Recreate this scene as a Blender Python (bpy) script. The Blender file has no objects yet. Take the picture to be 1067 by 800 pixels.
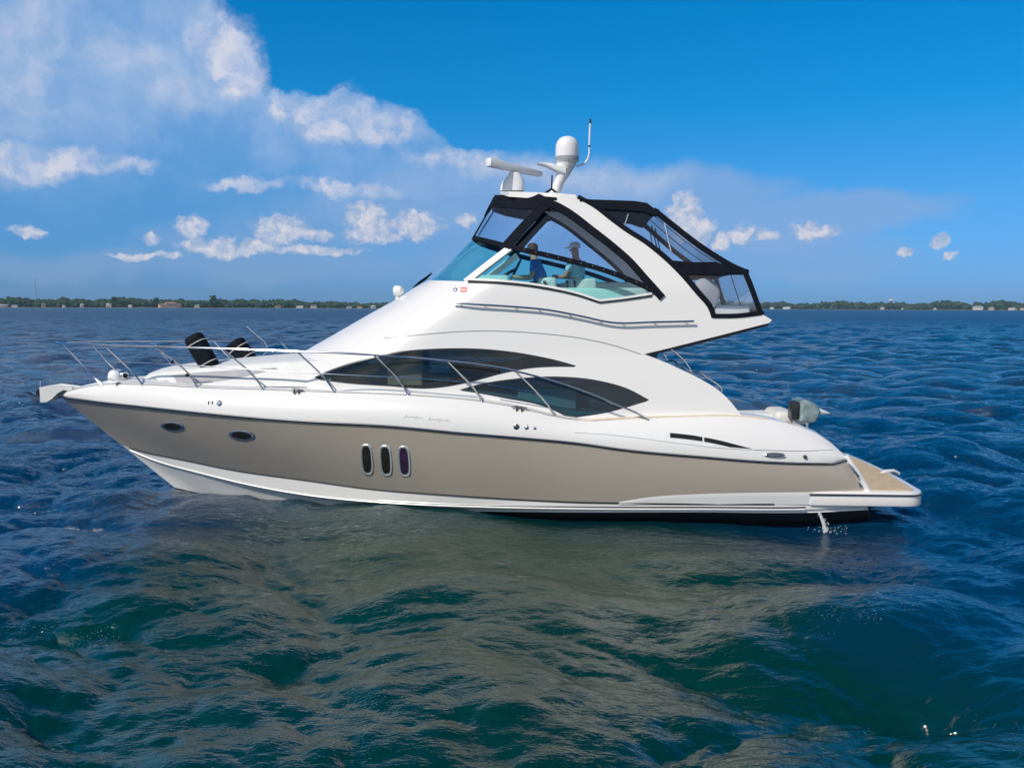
import bpy, bmesh, math, random
import numpy as np
from mathutils import Vector, Matrix
from mathutils.geometry import delaunay_2d_cdt

rng = random.Random(7)
scn = bpy.context.scene
col = scn.collection
rad = math.radians

# ------------------------------------------------------------------ camera
F = 968.0                      # focal length in photo pixels (photo 1067 wide)
CX, CY = 533.5, 400.0
CAM = np.array((0.0, -17.2, 3.5))
YAW, PITCH, ROLL = rad(2.5), math.atan(80.5 / F), rad(0.215)
fwd = np.array((-math.sin(YAW) * math.cos(PITCH), math.cos(YAW) * math.cos(PITCH), -math.sin(PITCH)))
r0 = np.array((math.cos(YAW), math.sin(YAW), 0.0))
u0 = np.cross(r0, fwd)
RT = r0 * math.cos(ROLL) + u0 * math.sin(ROLL)
UP = u0 * math.cos(ROLL) - r0 * math.sin(ROLL)
cam_d = bpy.data.cameras.new('camera')
cam_d.sensor_width = 36.0
cam_d.lens = 36.0 * F / 1067.0
cam_d.clip_start = 0.1
cam_d.clip_end = 20000.0
cam = bpy.data.objects.new('camera', cam_d)
M = Matrix(((RT[0], UP[0], -fwd[0], CAM[0]), (RT[1], UP[1], -fwd[1], CAM[1]), (RT[2], UP[2], -fwd[2], CAM[2]), (0, 0, 0, 1)))
cam.matrix_world = M
col.objects.link(cam)
scn.camera = cam

def ray(px, py):
    return fwd * F + RT * (px - CX) - UP * (py - CY)

# ------------------------------------------------------------------ sun
SUN_AZ, SUN_EL = rad(222), rad(42)          # azimuth measured from +y towards +x
sun_dir = Vector((math.sin(SUN_AZ) * math.cos(SUN_EL), math.cos(SUN_AZ) * math.cos(SUN_EL), math.sin(SUN_EL)))
sd = bpy.data.lights.new('sun', 'SUN')
sd.energy = 3.5
sd.angle = rad(0.53)
sd.color = (1.0, 0.93, 0.83)
so = bpy.data.objects.new('sun', sd)
so.rotation_euler = (-sun_dir).to_track_quat('-Z', 'Y').to_euler()
so.location = (-20, -40, 60)
col.objects.link(so)

# ------------------------------------------------------------------ exposure
vs = scn.view_settings
scn.display_settings.display_device = 'sRGB'
vs.view_transform = 'Standard'
vs.look = 'None'
vs.exposure = 0.0
vs.gamma = 1.0
scn.cycles.use_denoising = True
scn.cycles.max_bounces = 10
scn.cycles.transparent_max_bounces = 24
scn.cycles.caustics_reflective = False
scn.cycles.caustics_refractive = False
scn.cycles.sample_clamp_indirect = 6.0
scn.cycles.volume_bounces = 0

# ------------------------------------------------------------------ node helpers
class NT:
    def __init__(s, tree):
        s.t = tree
        s.n = tree.nodes
        s.l = tree.links
    def node(s, kind, **kw):
        nd = s.n.new(kind)
        for k, v in kw.items():
            setattr(nd, k, v)
        return nd
    def put(s, sock, v):
        if isinstance(v, bpy.types.NodeSocket):
            s.l.new(v, sock)
        elif v is not None:
            sock.default_value = v
    def math(s, op, a, b=None, c=None, clamp=False):
        nd = s.node('ShaderNodeMath', operation=op, use_clamp=clamp)
        s.put(nd.inputs[0], a); s.put(nd.inputs[1], b); s.put(nd.inputs[2], c)
        return nd.outputs[0]
    def vmath(s, op, a, b=None, c=None, out=0):
        nd = s.node('ShaderNodeVectorMath', operation=op)
        s.put(nd.inputs[0], a); s.put(nd.inputs[1], b)
        if c is not None: s.put(nd.inputs[2], c)
        return nd.outputs[out]
    def noise(s, vec, scale, detail=4, rough=0.55, out=0, dist=0.0):
        nd = s.node('ShaderNodeTexNoise')
        s.put(nd.inputs['Vector'], vec)
        nd.inputs['Scale'].default_value = scale
        nd.inputs['Detail'].default_value = detail
        nd.inputs['Roughness'].default_value = rough
        nd.inputs['Distortion'].default_value = dist
        return nd.outputs[out]
    def maprange(s, v, a, b, c=0.0, d=1.0, smooth=True):
        nd = s.node('ShaderNodeMapRange', interpolation_type='SMOOTHSTEP' if smooth else 'LINEAR')
        s.put(nd.inputs[0], v)
        for i, x in enumerate((a, b, c, d)): s.put(nd.inputs[i + 1], x)
        return nd.outputs[0]
    def mix(s, fac, a, b, blend='MIX'):
        nd = s.node('ShaderNodeMix', data_type='RGBA', blend_type=blend)
        s.put(nd.inputs[0], fac); s.put(nd.inputs[6], a); s.put(nd.inputs[7], b)
        return nd.outputs[2]

def lin(r, g, b):
    f = lambda c: c / 12.92 / 255 if c <= 10.3 else ((c / 255 + 0.055) / 1.055) ** 2.4
    return (f(r), f(g), f(b), 1.0)

# ------------------------------------------------------------------ sky
HAZE = 0.00010
SKY_K = 0.1
world = bpy.data.worlds.new('World')
scn.world = world
world.use_nodes = True
w = NT(world.node_tree)
w.n.clear()
sky = w.node('ShaderNodeTexSky', sky_type='NISHITA', sun_disc=False)
sky.sun_elevation = SUN_EL
sky.sun_rotation = SUN_AZ
sky.air_density = 1.0
sky.dust_density = 0.3
sky.ozone_density = 3.0
sky.altitude = 0.0
geo = w.node('ShaderNodeTexCoord')
sep = w.node('ShaderNodeSeparateXYZ')
w.l.new(geo.outputs['Generated'], sep.inputs[0])
az = w.math('ARCTAN2', sep.outputs[0], sep.outputs[1])
el = w.math('ARCSINE', sep.outputs[2])
comb = w.node('ShaderNodeCombineXYZ')
w.l.new(az, comb.inputs[0]); w.l.new(el, comb.inputs[1])
ae = comb.outputs[0]
# deepen the clear-sky blue: a polarised, saturated summer sky
grade = w.node('ShaderNodeValToRGB')
cr = grade.color_ramp
w.l.new(w.maprange(el, 0.0, 0.6, smooth=False), grade.inputs[0])
GR = [(0.0, (0.20, 0.47, 1.18)), (0.06, (0.21, 0.51, 1.13)), (0.18, (0.20, 0.60, 1.06)), (0.34, (0.04, 0.70, 1.15)), (0.52, (0.0, 0.75, 1.24)), (0.75, (0.0, 0.62, 1.10)), (1.0, (0.01, 0.42, 0.80))]
cr.elements[0].position, cr.elements[0].color = GR[0][0], (*GR[0][1], 1)
cr.elements[1].position, cr.elements[1].color = GR[-1][0], (*GR[-1][1], 1)
for p_, c_ in GR[1:-1]:
    e_ = cr.elements.new(p_); e_.color = (*c_, 1)
base_sky = w.mix(1.0, sky.outputs[0], grade.outputs[0], 'MULTIPLY')

def pix_ae(px, py):
    d = ray(px, py); d = d / np.linalg.norm(d)
    return math.atan2(d[0], d[1]), math.asin(d[2])

wn = w.noise(ae, 9.0, 6, 0.6, out=1)
warp = w.vmath('MULTIPLY_ADD', w.vmath('SUBTRACT', wn, (0.5, 0.5, 0.5)), (0.075, 0.06, 0.0), ae)
wn2 = w.noise(ae, 34.0, 5, 0.62, out=1)
warp2 = w.vmath('MULTIPLY_ADD', w.vmath('SUBTRACT', wn2, (0.5, 0.5, 0.5)), (0.03, 0.026, 0.0), ae)

def blobs(vec, items, k=0.15):
    acc = None
    for (px, py, rx, ry) in items:
        a, e = pix_ae(px, py)
        sx, sy = F / rx, F / ry
        v = w.vmath('MULTIPLY_ADD', vec, (sx, sy, 0), (-a * sx, -e * sy, 0))
        m = w.math('SUBTRACT', 1.0, w.vmath('LENGTH', v, out=1))
        acc = m if acc is None else w.math('SMOOTH_MAX', acc, m, k)
    return acc

wf = w.vmath('ADD', w.vmath('SUBTRACT', warp2, ae), warp)
fine = w.noise(warp, 26.0, 8, 0.6)
# relief: the same billows sampled a little towards the sun
relief = w.math('SUBTRACT', w.noise(wf, 30.0, 7, 0.58), w.noise(w.vmath('ADD', wf, (-0.012, 0.012, 0.0)), 30.0, 7, 0.58))
lit = w.maprange(relief, -0.14, 0.14, smooth=False)
big = w.noise(ae, 7.0, 5, 0.55)
# a: the wide grey-blue body of the storm anvil, hard-edged on top, and the soft bank trailing off it to the right
A = blobs(wf, [(20, 40, 200, 150), (120, 15, 80, 70), (210, 58, 58, 44), (230, 112, 54, 54), (180, 140, 150, 70), (335, 140, 110, 46),
                 (380, 152, 80, 36), (470, 182, 100, 28), (-120, 80, 160, 160), (100, 190, 260, 60), (250, 170, 170, 60)])
A = w.math('ADD', A, w.math('MULTIPLY', w.math('SUBTRACT', fine, 0.5), 0.30))
Am = w.math('MULTIPLY', w.maprange(A, 0.02, 0.17), w.maprange(el, 0.055, 0.19, 0.05, 1.0))
A2 = blobs(warp, [(620, 212, 170, 40), (760, 232, 190, 38), (560, 195, 120, 30), (470, 210, 160, 40), (700, 200, 150, 30), (880, 222, 130, 22)])
A2 = w.math('ADD', A2, w.math('MULTIPLY', w.math('SUBTRACT', fine, 0.5), 0.45))
A2m = w.maprange(A2, -0.05, 0.5)
# b: sun-touched edges and lumps of it
B = blobs(wf, [(232, 42, 42, 40), (258, 75, 30, 34), (215, 28, 30, 22), (350, 125, 66, 34),
                 (400, 135, 48, 26), (310, 118, 40, 26), (470, 172, 60, 17), (60, 165, 95, 14), (30, 172, 60, 14), (250, 193, 36, 9),
                 (355, 198, 70, 9)])
B = w.math('ADD', B, w.math('MULTIPLY', w.math('SUBTRACT', fine, 0.5), 0.9))
Bm = w.math('MULTIPLY', w.maprange(B, 0.0, 0.65), 0.66)
# c: small fair-weather cumulus towards the horizon
Cb = blobs(warp2, [(200, 235, 20, 13), (160, 250, 12, 7), (225, 258, 42, 12), (292, 240, 34, 19), (265, 258, 34, 10), (327, 245, 26, 8), (380, 228, 26, 22), (388, 245, 36, 12),
                   (433, 232, 32, 20), (486, 232, 14, 9), (32, 242, 17, 9), (712, 226, 20, 30), (724, 242, 28, 16), (752, 250, 11, 12), (775, 243, 20, 12), (800, 246, 14, 7),
                   (845, 240, 26, 12), (945, 261, 9, 5), (978, 252, 9, 8), (990, 265, 8, 4), (330, 262, 60, 6), (150, 268, 40, 5)], 0.1)
Cb = w.math('ADD', Cb, w.math('MULTIPLY', w.math('SUBTRACT', w.noise(warp2, 75.0, 7, 0.62), 0.5), 1.25))
relief2 = w.math('SUBTRACT', w.noise(warp2, 90.0, 6, 0.55), w.noise(w.vmath('ADD', warp2, (-0.004, 0.006, 0.0)), 90.0, 6, 0.55))
lit2 = w.maprange(relief2, -0.16, 0.16, smooth=False)
Cm = w.math('MULTIPLY', w.maprange(Cb, 0.02, 0.42), 0.88)
# d: low haze bank under the cumulus
D_ = blobs(warp, [(350, 238, 170, 34), (240, 255, 120, 24), (300, 275, 220, 26), (560, 265, 240, 40), (820, 270, 170, 30), (90, 275, 140, 20)])
D_ = w.math('ADD', D_, w.math('MULTIPLY', w.math('SUBTRACT', fine, 0.5), 0.6))
Dm = w.math('MULTIPLY', w.maprange(D_, -0.05, 0.7), 0.42)

B2 = blobs(warp, [(190, 90, 66, 26), (135, 58, 60, 24), (10, 60, 56, 110), (20, 175, 45, 20), (600, 188, 80, 28), (660, 192, 60, 26), (560, 175, 60, 22), (30, 20, 60, 60)])
B2 = w.math('ADD', B2, w.math('MULTIPLY', w.math('SUBTRACT', fine, 0.5), 0.8))
B2m = w.math('MULTIPLY', w.maprange(B2, -0.1, 0.95), 0.5)
K = 1.0 / SKY_K
def ck(r, g, b):
    c = lin(r, g, b); return (c[0] * K, c[1] * K, c[2] * K, 1)
c0 = w.mix(Dm, base_sky, ck(142, 170, 208))
colA = w.mix(w.maprange(w.math('ADD', big, w.math('MULTIPLY', w.math('SUBTRACT', lit, 0.5), 0.10)), 0.35, 0.7), ck(110, 162, 218), ck(154, 186, 227))
c0 = w.mix(w.math('MULTIPLY', A2m, 0.62), c0, ck(140, 172, 216))
c1 = w.mix(w.math('MULTIPLY', Am, 0.85), c0, colA)
c1 = w.mix(B2m, c1, w.mix(lit, ck(178, 196, 226), ck(214, 216, 230)))
c2 = w.mix(Bm, c1, w.mix(lit, ck(160, 184, 222), ck(234, 228, 232)))
c3 = w.mix(Cm, c2, w.mix(w.math('ADD', w.math('MULTIPLY', lit2, 0.65), w.math('MULTIPLY', w.maprange(Cb, 0.1, 0.9), 0.35)), ck(138, 170, 210), ck(226, 222, 228)))
# unseen broken white cloud, added low behind the camera as fill light
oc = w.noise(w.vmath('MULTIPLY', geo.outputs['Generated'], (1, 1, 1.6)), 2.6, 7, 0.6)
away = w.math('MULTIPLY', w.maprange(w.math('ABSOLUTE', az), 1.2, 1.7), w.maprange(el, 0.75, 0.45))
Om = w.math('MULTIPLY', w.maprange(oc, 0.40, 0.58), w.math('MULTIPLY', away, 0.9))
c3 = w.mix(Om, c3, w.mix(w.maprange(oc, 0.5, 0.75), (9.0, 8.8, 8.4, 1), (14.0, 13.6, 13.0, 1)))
bg = w.node('ShaderNodeBackground')
bg.inputs['Strength'].default_value = SKY_K
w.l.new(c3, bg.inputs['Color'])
wo = w.node('ShaderNodeOutputWorld')
w.l.new(bg.outputs[0], wo.inputs['Surface'])

# ------------------------------------------------------------------ materials
def pmat(name, color, rough=0.4, metal=0.0, coat=0.0, var=0.0, vscale=3.0, spec=0.5, bump=0.0, bscale=60.0):
    m = bpy.data.materials.new(name)
    m.use_nodes = True
    t = NT(m.node_tree)
    b = t.n['Principled BSDF']
    b.inputs['Roughness'].default_value = rough
    b.inputs['Metallic'].default_value = metal
    b.inputs['Coat Weight'].default_value = coat
    b.inputs['Coat Roughness'].default_value = 0.06
    b.inputs['Specular IOR Level'].default_value = spec
    pos = t.node('ShaderNodeTexCoord').outputs['Object']
    c = (*color, 1.0)
    if var > 0:
        n = t.noise(pos, vscale, 5, 0.6)
        lo = tuple(x * (1 - var) for x in color) + (1,)
        hi = tuple(min(1, x * (1 + var)) for x in color) + (1,)
        t.put(b.inputs['Base Color'], t.mix(t.maprange(n, 0.3, 0.7), lo, hi))
        r = t.noise(pos, vscale * 4, 4, 0.6)
        t.put(b.inputs['Roughness'], t.maprange(r, 0.3, 0.7, rough * 0.85, rough * 1.15))
    else:
        b.inputs['Base Color'].default_value = c
    if bump > 0:
        bn = t.node('ShaderNodeBump')
        bn.inputs['Strength'].default_value = bump
        bn.inputs['Distance'].default_value = 0.01
        t.l.new(t.noise(pos, bscale, 3, 0.6), bn.inputs['Height'])
        t.l.new(bn.outputs[0], b.inputs['Normal'])
    return m

def glassmat(name, tint, refl_tint=(1, 1, 1), rough=0.02, haze=0.0, hazecol=(0.5, 0.5, 0.5), ior=1.5, bump=0.0):
    m = bpy.data.materials.new(name)
    m.use_nodes = True
    t = NT(m.node_tree)
    t.n.clear()
    tr = t.node('ShaderNodeBsdfTransparent'); tr.inputs[0].default_value = (*tint, 1)
    gl = t.node('ShaderNodeBsdfGlossy'); gl.inputs['Color'].default_value = (*refl_tint, 1); gl.inputs['Roughness'].default_value = rough
    fr = t.node('ShaderNodeFresnel')
    # a thin pane reflects alike from both sides: undo the node's swap of the index on back faces
    t.l.new(t.math('MULTIPLY_ADD', t.node('ShaderNodeNewGeometry').outputs['Backfacing'], 1.0 / ior - ior, ior), fr.inputs[0])
    if bump > 0:
        bn = t.node('ShaderNodeBump'); bn.inputs['Strength'].default_value = bump; bn.inputs['Distance'].default_value = 0.03
        t.l.new(t.noise(t.node('ShaderNodeTexCoord').outputs['Object'], 3.0, 3, 0.5), bn.inputs['Height'])
        t.l.new(bn.outputs[0], gl.inputs['Normal']); t.l.new(bn.outputs[0], fr.inputs['Normal'])
    base = tr.outputs[0]
    if haze > 0:
        df = t.node('ShaderNodeBsdfDiffuse'); df.inputs[0].default_value = (*hazecol, 1)
        mh = t.node('ShaderNodeMixShader'); mh.inputs[0].default_value = haze
        t.l.new(tr.outputs[0], mh.inputs[1]); t.l.new(df.outputs[0], mh.inputs[2])
        base = mh.outputs[0]
    mx = t.node('ShaderNodeMixShader')
    t.l.new(fr.outputs[0], mx.inputs[0]); t.l.new(base, mx.inputs[1]); t.l.new(gl.outputs[0], mx.inputs[2])
    o = t.node('ShaderNodeOutputMaterial')
    t.l.new(mx.outputs[0], o.inputs['Surface'])
    return m

MAT = dict(
    white=pmat('white_gelcoat', (0.82, 0.80, 0.765), 0.28, coat=0.35),
    deck=pmat('white_nonskid', (0.74, 0.74, 0.72), 0.55, var=0.03, vscale=4, bump=0.25, bscale=120),
    tan=pmat('tan_hull_paint', (0.42, 0.368, 0.306), 0.22, coat=0.5, var=0.012, vscale=0.5),
    boot=pmat('black_bottom_paint', (0.012, 0.012, 0.013), 0.5, var=0.2, vscale=2),
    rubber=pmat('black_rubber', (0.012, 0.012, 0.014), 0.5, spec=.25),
    canvas=pmat('navy_black_canvas', (0.006, 0.008, 0.014), 0.8, var=0.2, vscale=9, spec=.12, bump=0.3, bscale=200),
    chrome=pmat('bright_chrome', (0.90, 0.90, 0.89), 0.32, metal=0.75),
    steel=pmat('stainless_steel', (0.62, 0.63, 0.65), 0.16, metal=1.0),
    darksteel=pmat('dark_steel', (0.16, 0.16, 0.17), 0.35, metal=1.0),
    grey=pmat('shade_grey', (0.40, 0.40, 0.42), 0.6, var=0.05, vscale=5),  # shade of the trunk side and aft seat back, put into the colour
    liner=pmat('pale_cockpit_liner', (0.78, 0.80, 0.79), 0.5, var=0.03),
    teak=pmat('pale_teak', (0.62, 0.46, 0.27), 0.6, var=0.10, vscale=6),
    paleteak=pmat('weathered_cap', (0.68, 0.58, 0.44), 0.6, var=0.06, vscale=6),
    vinyl=pmat('white_seat_vinyl', (0.72, 0.71, 0.67), 0.5, var=0.03, bump=0.2, bscale=40),
    plastic=pmat('white_plastic', (0.80, 0.80, 0.79), 0.35, var=0.01),
    greyband=pmat('grey_band', (0.30, 0.32, 0.33), 0.4),
    trim=pmat('dark_window_trim', (0.02, 0.022, 0.026), 0.35),
    red=pmat('red_sticker', (0.65, 0.04, 0.03), 0.4),
    wood=pmat('cherry_cabinet', (0.20, 0.10, 0.05), 0.4, var=0.2, vscale=3),
    cream=pmat('cream_curtain', (0.55, 0.50, 0.38), 0.8, var=0.1, vscale=6),
    black=pmat('black_fender_cover', (0.007, 0.010, 0.016), 0.75, spec=.15, var=0.25, vscale=8, bump=0.35, bscale=90),
    rope=pmat('white_rope', (0.62, 0.60, 0.56), 0.8),
    skin=pmat('skin', (0.48, 0.27, 0.19), 0.55),
    shirt_b=pmat('blue_shirt', (0.03, 0.16, 0.48), 0.8, var=0.08, vscale=9),
    shirt_w=pmat('pale_shirt', (0.42, 0.66, 0.74), 0.8, var=0.06, vscale=9),
    shorts=pmat('dark_shorts', (0.05, 0.06, 0.08), 0.8),
    hair=pmat('brown_hair', (0.05, 0.03, 0.02), 0.7),
    cap=pmat('white_cap', (0.78, 0.78, 0.77), 0.8),
    shrink=pmat('grey_green_lens', (0.22, 0.30, 0.30), 0.12, coat=0.6, var=0.35, vscale=8),
    purple=pmat('purple_port_glass', (0.028, 0.010, 0.045), 0.4, var=0.8, vscale=22, spec=.3),
    darkport=pmat('dark_port_glass', (0.012, 0.012, 0.009), 0.4, var=0.9, vscale=26, spec=.3),
    ink=pmat('pale_grey_lettering', (0.60, 0.60, 0.60), 0.4),
)
MAT['cabin_glass'] = glassmat('tinted_cabin_glass', (0.38, 0.43, 0.44), ior=1.5, rough=0.015)
MAT['teal_cabin_glass'] = glassmat('teal_cabin_glass', (0.10, 0.27, 0.34), ior=1.55, rough=0.015)
MAT['teal_glass'] = glassmat('teal_windscreen', (0.58, 0.92, 0.92), ior=1.5, rough=0.02)
MAT['clear'] = glassmat('clear_vinyl', (0.86, 0.91, 0.97), ior=1.45, rough=0.07, haze=0.03, hazecol=(0.55, 0.6, 0.66), bump=0.25)
MAT['port_glass'] = glassmat('porthole_glass', (0.12, 0.12, 0.14), ior=1.7)

# ------------------------------------------------------------------ mesh helpers
class MB:
    def __init__(s):
        s.v = []; s.f = []
    def add(s, v, f):
        o = len(s.v)
        s.v += [tuple(map(float, p)) for p in v]
        s.f += [tuple(i + o for i in q) for q in f]
        return s
    def mirror(s):
        o = len(s.v)
        s.v += [(x, -y, z) for x, y, z in s.v]
        s.f += [tuple(i + o for i in reversed(q)) for q in s.f]
        return s
    def mirrored(s):
        m = MB(); m.v = [(x, -y, z) for x, y, z in s.v]; m.f = [tuple(reversed(q)) for q in s.f]
        return m
    def box(s, c, size, rz=0.0, taper=1.0):
        hx, hy, hz = size[0] / 2, size[1] / 2, size[2] / 2
        v = []
        for sz in (-1, 1):
            k = taper if sz > 0 else 1.0
            for sx, sy in ((-1, -1), (1, -1), (1, 1), (-1, 1)):
                x, y = sx * hx * k, sy * hy * k
                v.append((c[0] + x * math.cos(rz) - y * math.sin(rz), c[1] + x * math.sin(rz) + y * math.cos(rz), c[2] + sz * hz))
        return s.add(v, [(3, 2, 1, 0), (4, 5, 6, 7), (0, 1, 5, 4), (1, 2, 6, 5), (2, 3, 7, 6), (3, 0, 4, 7)])
    def tube(s, pts, r, n=8, caps=True):
        P = [Vector(p) for p in pts]
        rs = r if hasattr(r, '__len__') else [r] * len(P)
        up = Vector((0, 0, 1)); prev = None
        v = []; f = []
        for i, p in enumerate(P):
            t = (P[min(i + 1, len(P) - 1)] - P[max(i - 1, 0)]).normalized()
            if prev is None:
                a = t.cross(up)
                if a.length < 1e-3: a = t.cross(Vector((1, 0, 0)))
            else:
                a = prev - t * prev.dot(t)
            a.normalize(); prev = a
            b = t.cross(a)
            for k in range(n):
                th = 2 * math.pi * k / n
                v.append(p + (a * math.cos(th) + b * math.sin(th)) * rs[i])
        for i in range(len(P) - 1):
            for k in range(n):
                f.append((i * n + k, i * n + (k + 1) % n, (i + 1) * n + (k + 1) % n, (i + 1) * n + k))
        if caps:
            f.append(tuple(range(n - 1, -1, -1))); f.append(tuple((len(P) - 1) * n + k for k in range(n)))
        return s.add(v, [tuple(reversed(q)) for q in f])
    def lathe(s, c, prof, n=20, axis=None):
        # prof: (radius, height) pairs, round the axis (default z)
        ax = Vector(axis or (0, 0, 1)).normalized()
        a = ax.cross(Vector((0, 1, 0)) if abs(ax.y) < 0.9 else Vector((1, 0, 0))).normalized()
        b = ax.cross(a)
        c = Vector(c)
        v = []; f = []
        for (r, h) in prof:
            for k in range(n):
                th = 2 * math.pi * k / n
                v.append(c + ax * h + (a * math.cos(th) + b * math.sin(th)) * r)
        for i in range(len(prof) - 1):
            for k in range(n):
                f.append((i * n + k, i * n + (k + 1) % n, (i + 1) * n + (k + 1) % n, (i + 1) * n + k))
        f.append(tuple(range(n - 1, -1, -1))); f.append(tuple((len(prof) - 1) * n + k for k in range(n)))
        return s.add(v, f)
    def grid(s, rows, closed=False, flip=False):
        n = len(rows[0]); v = [p for r in rows for p in r]; f = []
        for i in range(len(rows) - 1):
            for k in range(n - 1):
                q = (i * n + k, i * n + k + 1, (i + 1) * n + k + 1, (i + 1) * n + k)
                f.append(tuple(reversed(q)) if flip else q)
        return s.add(v, f)
    def ico(s, c, r, sub=1, jit=0.0, scale=(1, 1, 1)):
        bm = bmesh.new(); bmesh.ops.create_icosphere(bm, subdivisions=sub, radius=1.0)
        v = []
        for q in bm.verts:
            k = r * (1 + jit * (rng.random() - 0.5) * 2)
            v.append((c[0] + q.co.x * k * scale[0], c[1] + q.co.y * k * scale[1], c[2] + q.co.z * k * scale[2]))
        s.add(v, [tuple(x.index for x in q.verts) for q in bm.faces])
        bm.free()
        return s
    def pair(s, name, mat, parent=None, **kw):
        return s.build(name, mat, parent, **kw), s.mirrored().build(name, mat, parent, **kw)
    def build(s, name, mat, parent=None, smooth=True, angle=35, bevel=0.0, bseg=2):
        me = bpy.data.meshes.new(name)
        me.from_pydata(s.v, [], s.f)
        me.validate()
        if bevel > 0:
            bm = bmesh.new(); bm.from_mesh(me)
            bmesh.ops.remove_doubles(bm, verts=bm.verts, dist=1e-5)
            bmesh.ops.bevel(bm, geom=[e for e in bm.edges if len(e.link_faces) == 2 and e.calc_face_angle(0) > rad(30)],
                            offset=bevel, segments=bseg, profile=0.5, affect='EDGES', clamp_overlap=True)
            bmesh.ops.recalc_face_normals(bm, faces=bm.faces)
            bm.to_mesh(me); bm.free()
        me.materials.append(MAT[mat] if isinstance(mat, str) else mat)
        if smooth:
            me.polygons.foreach_set('use_smooth', [True] * len(me.polygons))
            me.set_sharp_from_angle(angle=rad(angle))
        o = bpy.data.objects.new(name, me)
        col.objects.link(o)
        if parent is not None: o.parent = parent
        return o

def empty(name, loc=(0, 0, 0), rz=0.0):
    o = bpy.data.objects.new(name, None)
    o.empty_display_size = 0.3
    o.location = loc; o.rotation_euler = (0, 0, rz)
    col.objects.link(o)
    return o

def tag(o, label=None, cat=None, group=None, kind=None):
    if label: o['label'] = label
    if cat: o['category'] = cat
    if group: o['group'] = group
    if kind: o['kind'] = kind
    return o

def P(px, py, Y):
    """the point on the fore-and-aft plane y = Y that the photo shows at this pixel"""
    d = ray(px, py)
    t = (Y - CAM[1]) / d[1]
    return CAM + d * t

def hermite(pts, n, ts=None):
    p = np.array(pts, float)
    seg = np.linalg.norm(np.diff(p, axis=0), axis=1)
    t = np.concatenate(([0], np.cumsum(seg)))
    m = np.gradient(p, t, axis=0) if len(p) > 2 else np.repeat((p[1:] - p[:-1]) / seg[:, None], 2, 0)
    q = np.linspace(0, t[-1], n) if ts is None else np.array(ts) * t[-1]
    i = np.clip(np.searchsorted(t, q, side='right') - 1, 0, len(p) - 2)
    h = t[i + 1] - t[i]; s = (q - t[i]) / h
    h00 = 2 * s**3 - 3 * s**2 + 1; h10 = s**3 - 2 * s**2 + s; h01 = -2 * s**3 + 3 * s**2; h11 = s**3 - s**2
    return h00[:, None] * p[i] + (h10 * h)[:, None] * m[i] + h01[:, None] * p[i + 1] + (h11 * h)[:, None] * m[i + 1]

def sm(pts, step=7.0):
    """a smooth pixel polyline through the points"""
    L = sum(math.dist(a, b) for a, b in zip(pts, pts[1:]))
    return [tuple(q) for q in hermite(pts, max(4, int(L / step) + 1))]

def dens(pts, step=7.0):
    out = []
    for a, b in zip(pts, pts[1:] + pts[:1]):
        n = max(1, int(math.dist(a, b) / step))
        out += [(a[0] + (b[0] - a[0]) * i / n, a[1] + (b[1] - a[1]) * i / n) for i in range(n)]
    return out

# ================================================================== WATER
def fft_waves(N, L, lo, hi, kp, rms, wind, spread, seed):
    r = np.random.default_rng(seed)
    k1 = np.fft.fftfreq(N, d=L / N) * 2 * np.pi
    kx, ky = np.meshgrid(k1, k1, indexing='ij')
    k = np.hypot(kx, ky); k[0, 0] = 1
    ct = (kx * math.cos(wind) + ky * math.sin(wind)) / k
    S = k ** -4.28 * np.exp(-(kp / k) ** 2) * (spread + (1 - spread) * np.abs(ct) ** 2)
    lam = 2 * np.pi / k
    S[(lam < lo) | (lam > hi)] = 0; S[0, 0] = 0
    H = np.sqrt(S) * (r.normal(size=k.shape) + 1j * r.normal(size=k.shape))
    ifft = lambda a: np.real(np.fft.ifft2(a))
    h = ifft(H); dx = ifft(-1j * kx / k * H); dy = ifft(-1j * ky / k * H)
    return h, dx, dy

def sampler(field, L):
    N = field.shape[0]
    def f(x, y):
        u = (x / L * N) % N; v = (y / L * N) % N
        i = np.floor(u).astype(int); j = np.floor(v).astype(int)
        a = u - i; b = v - j
        a = a * a * (3 - 2 * a) * 0.5 + a * 0.5; b = b * b * (3 - 2 * b) * 0.5 + b * 0.5
        i %= N; j %= N; i2 = (i + 1) % N; j2 = (j + 1) % N
        return (field[i, j] * (1 - a) * (1 - b) + field[i2, j] * a * (1 - b) + field[i, j2] * (1 - a) * b + field[i2, j2] * a * b)
    return f

def axis_pts(fine_lo, fine_hi, s, lo, hi, g):
    a = list(np.arange(fine_lo, fine_hi + s / 2, s))
    x, d = a[-1], s
    while x < hi:
        d *= 1 + g; x += d; a.append(x)
    x, d = a[0], s; pre = []
    while x > lo:
        d *= 1 + g; x -= d; pre.append(x)
    return np.array(pre[::-1] + a)

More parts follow.
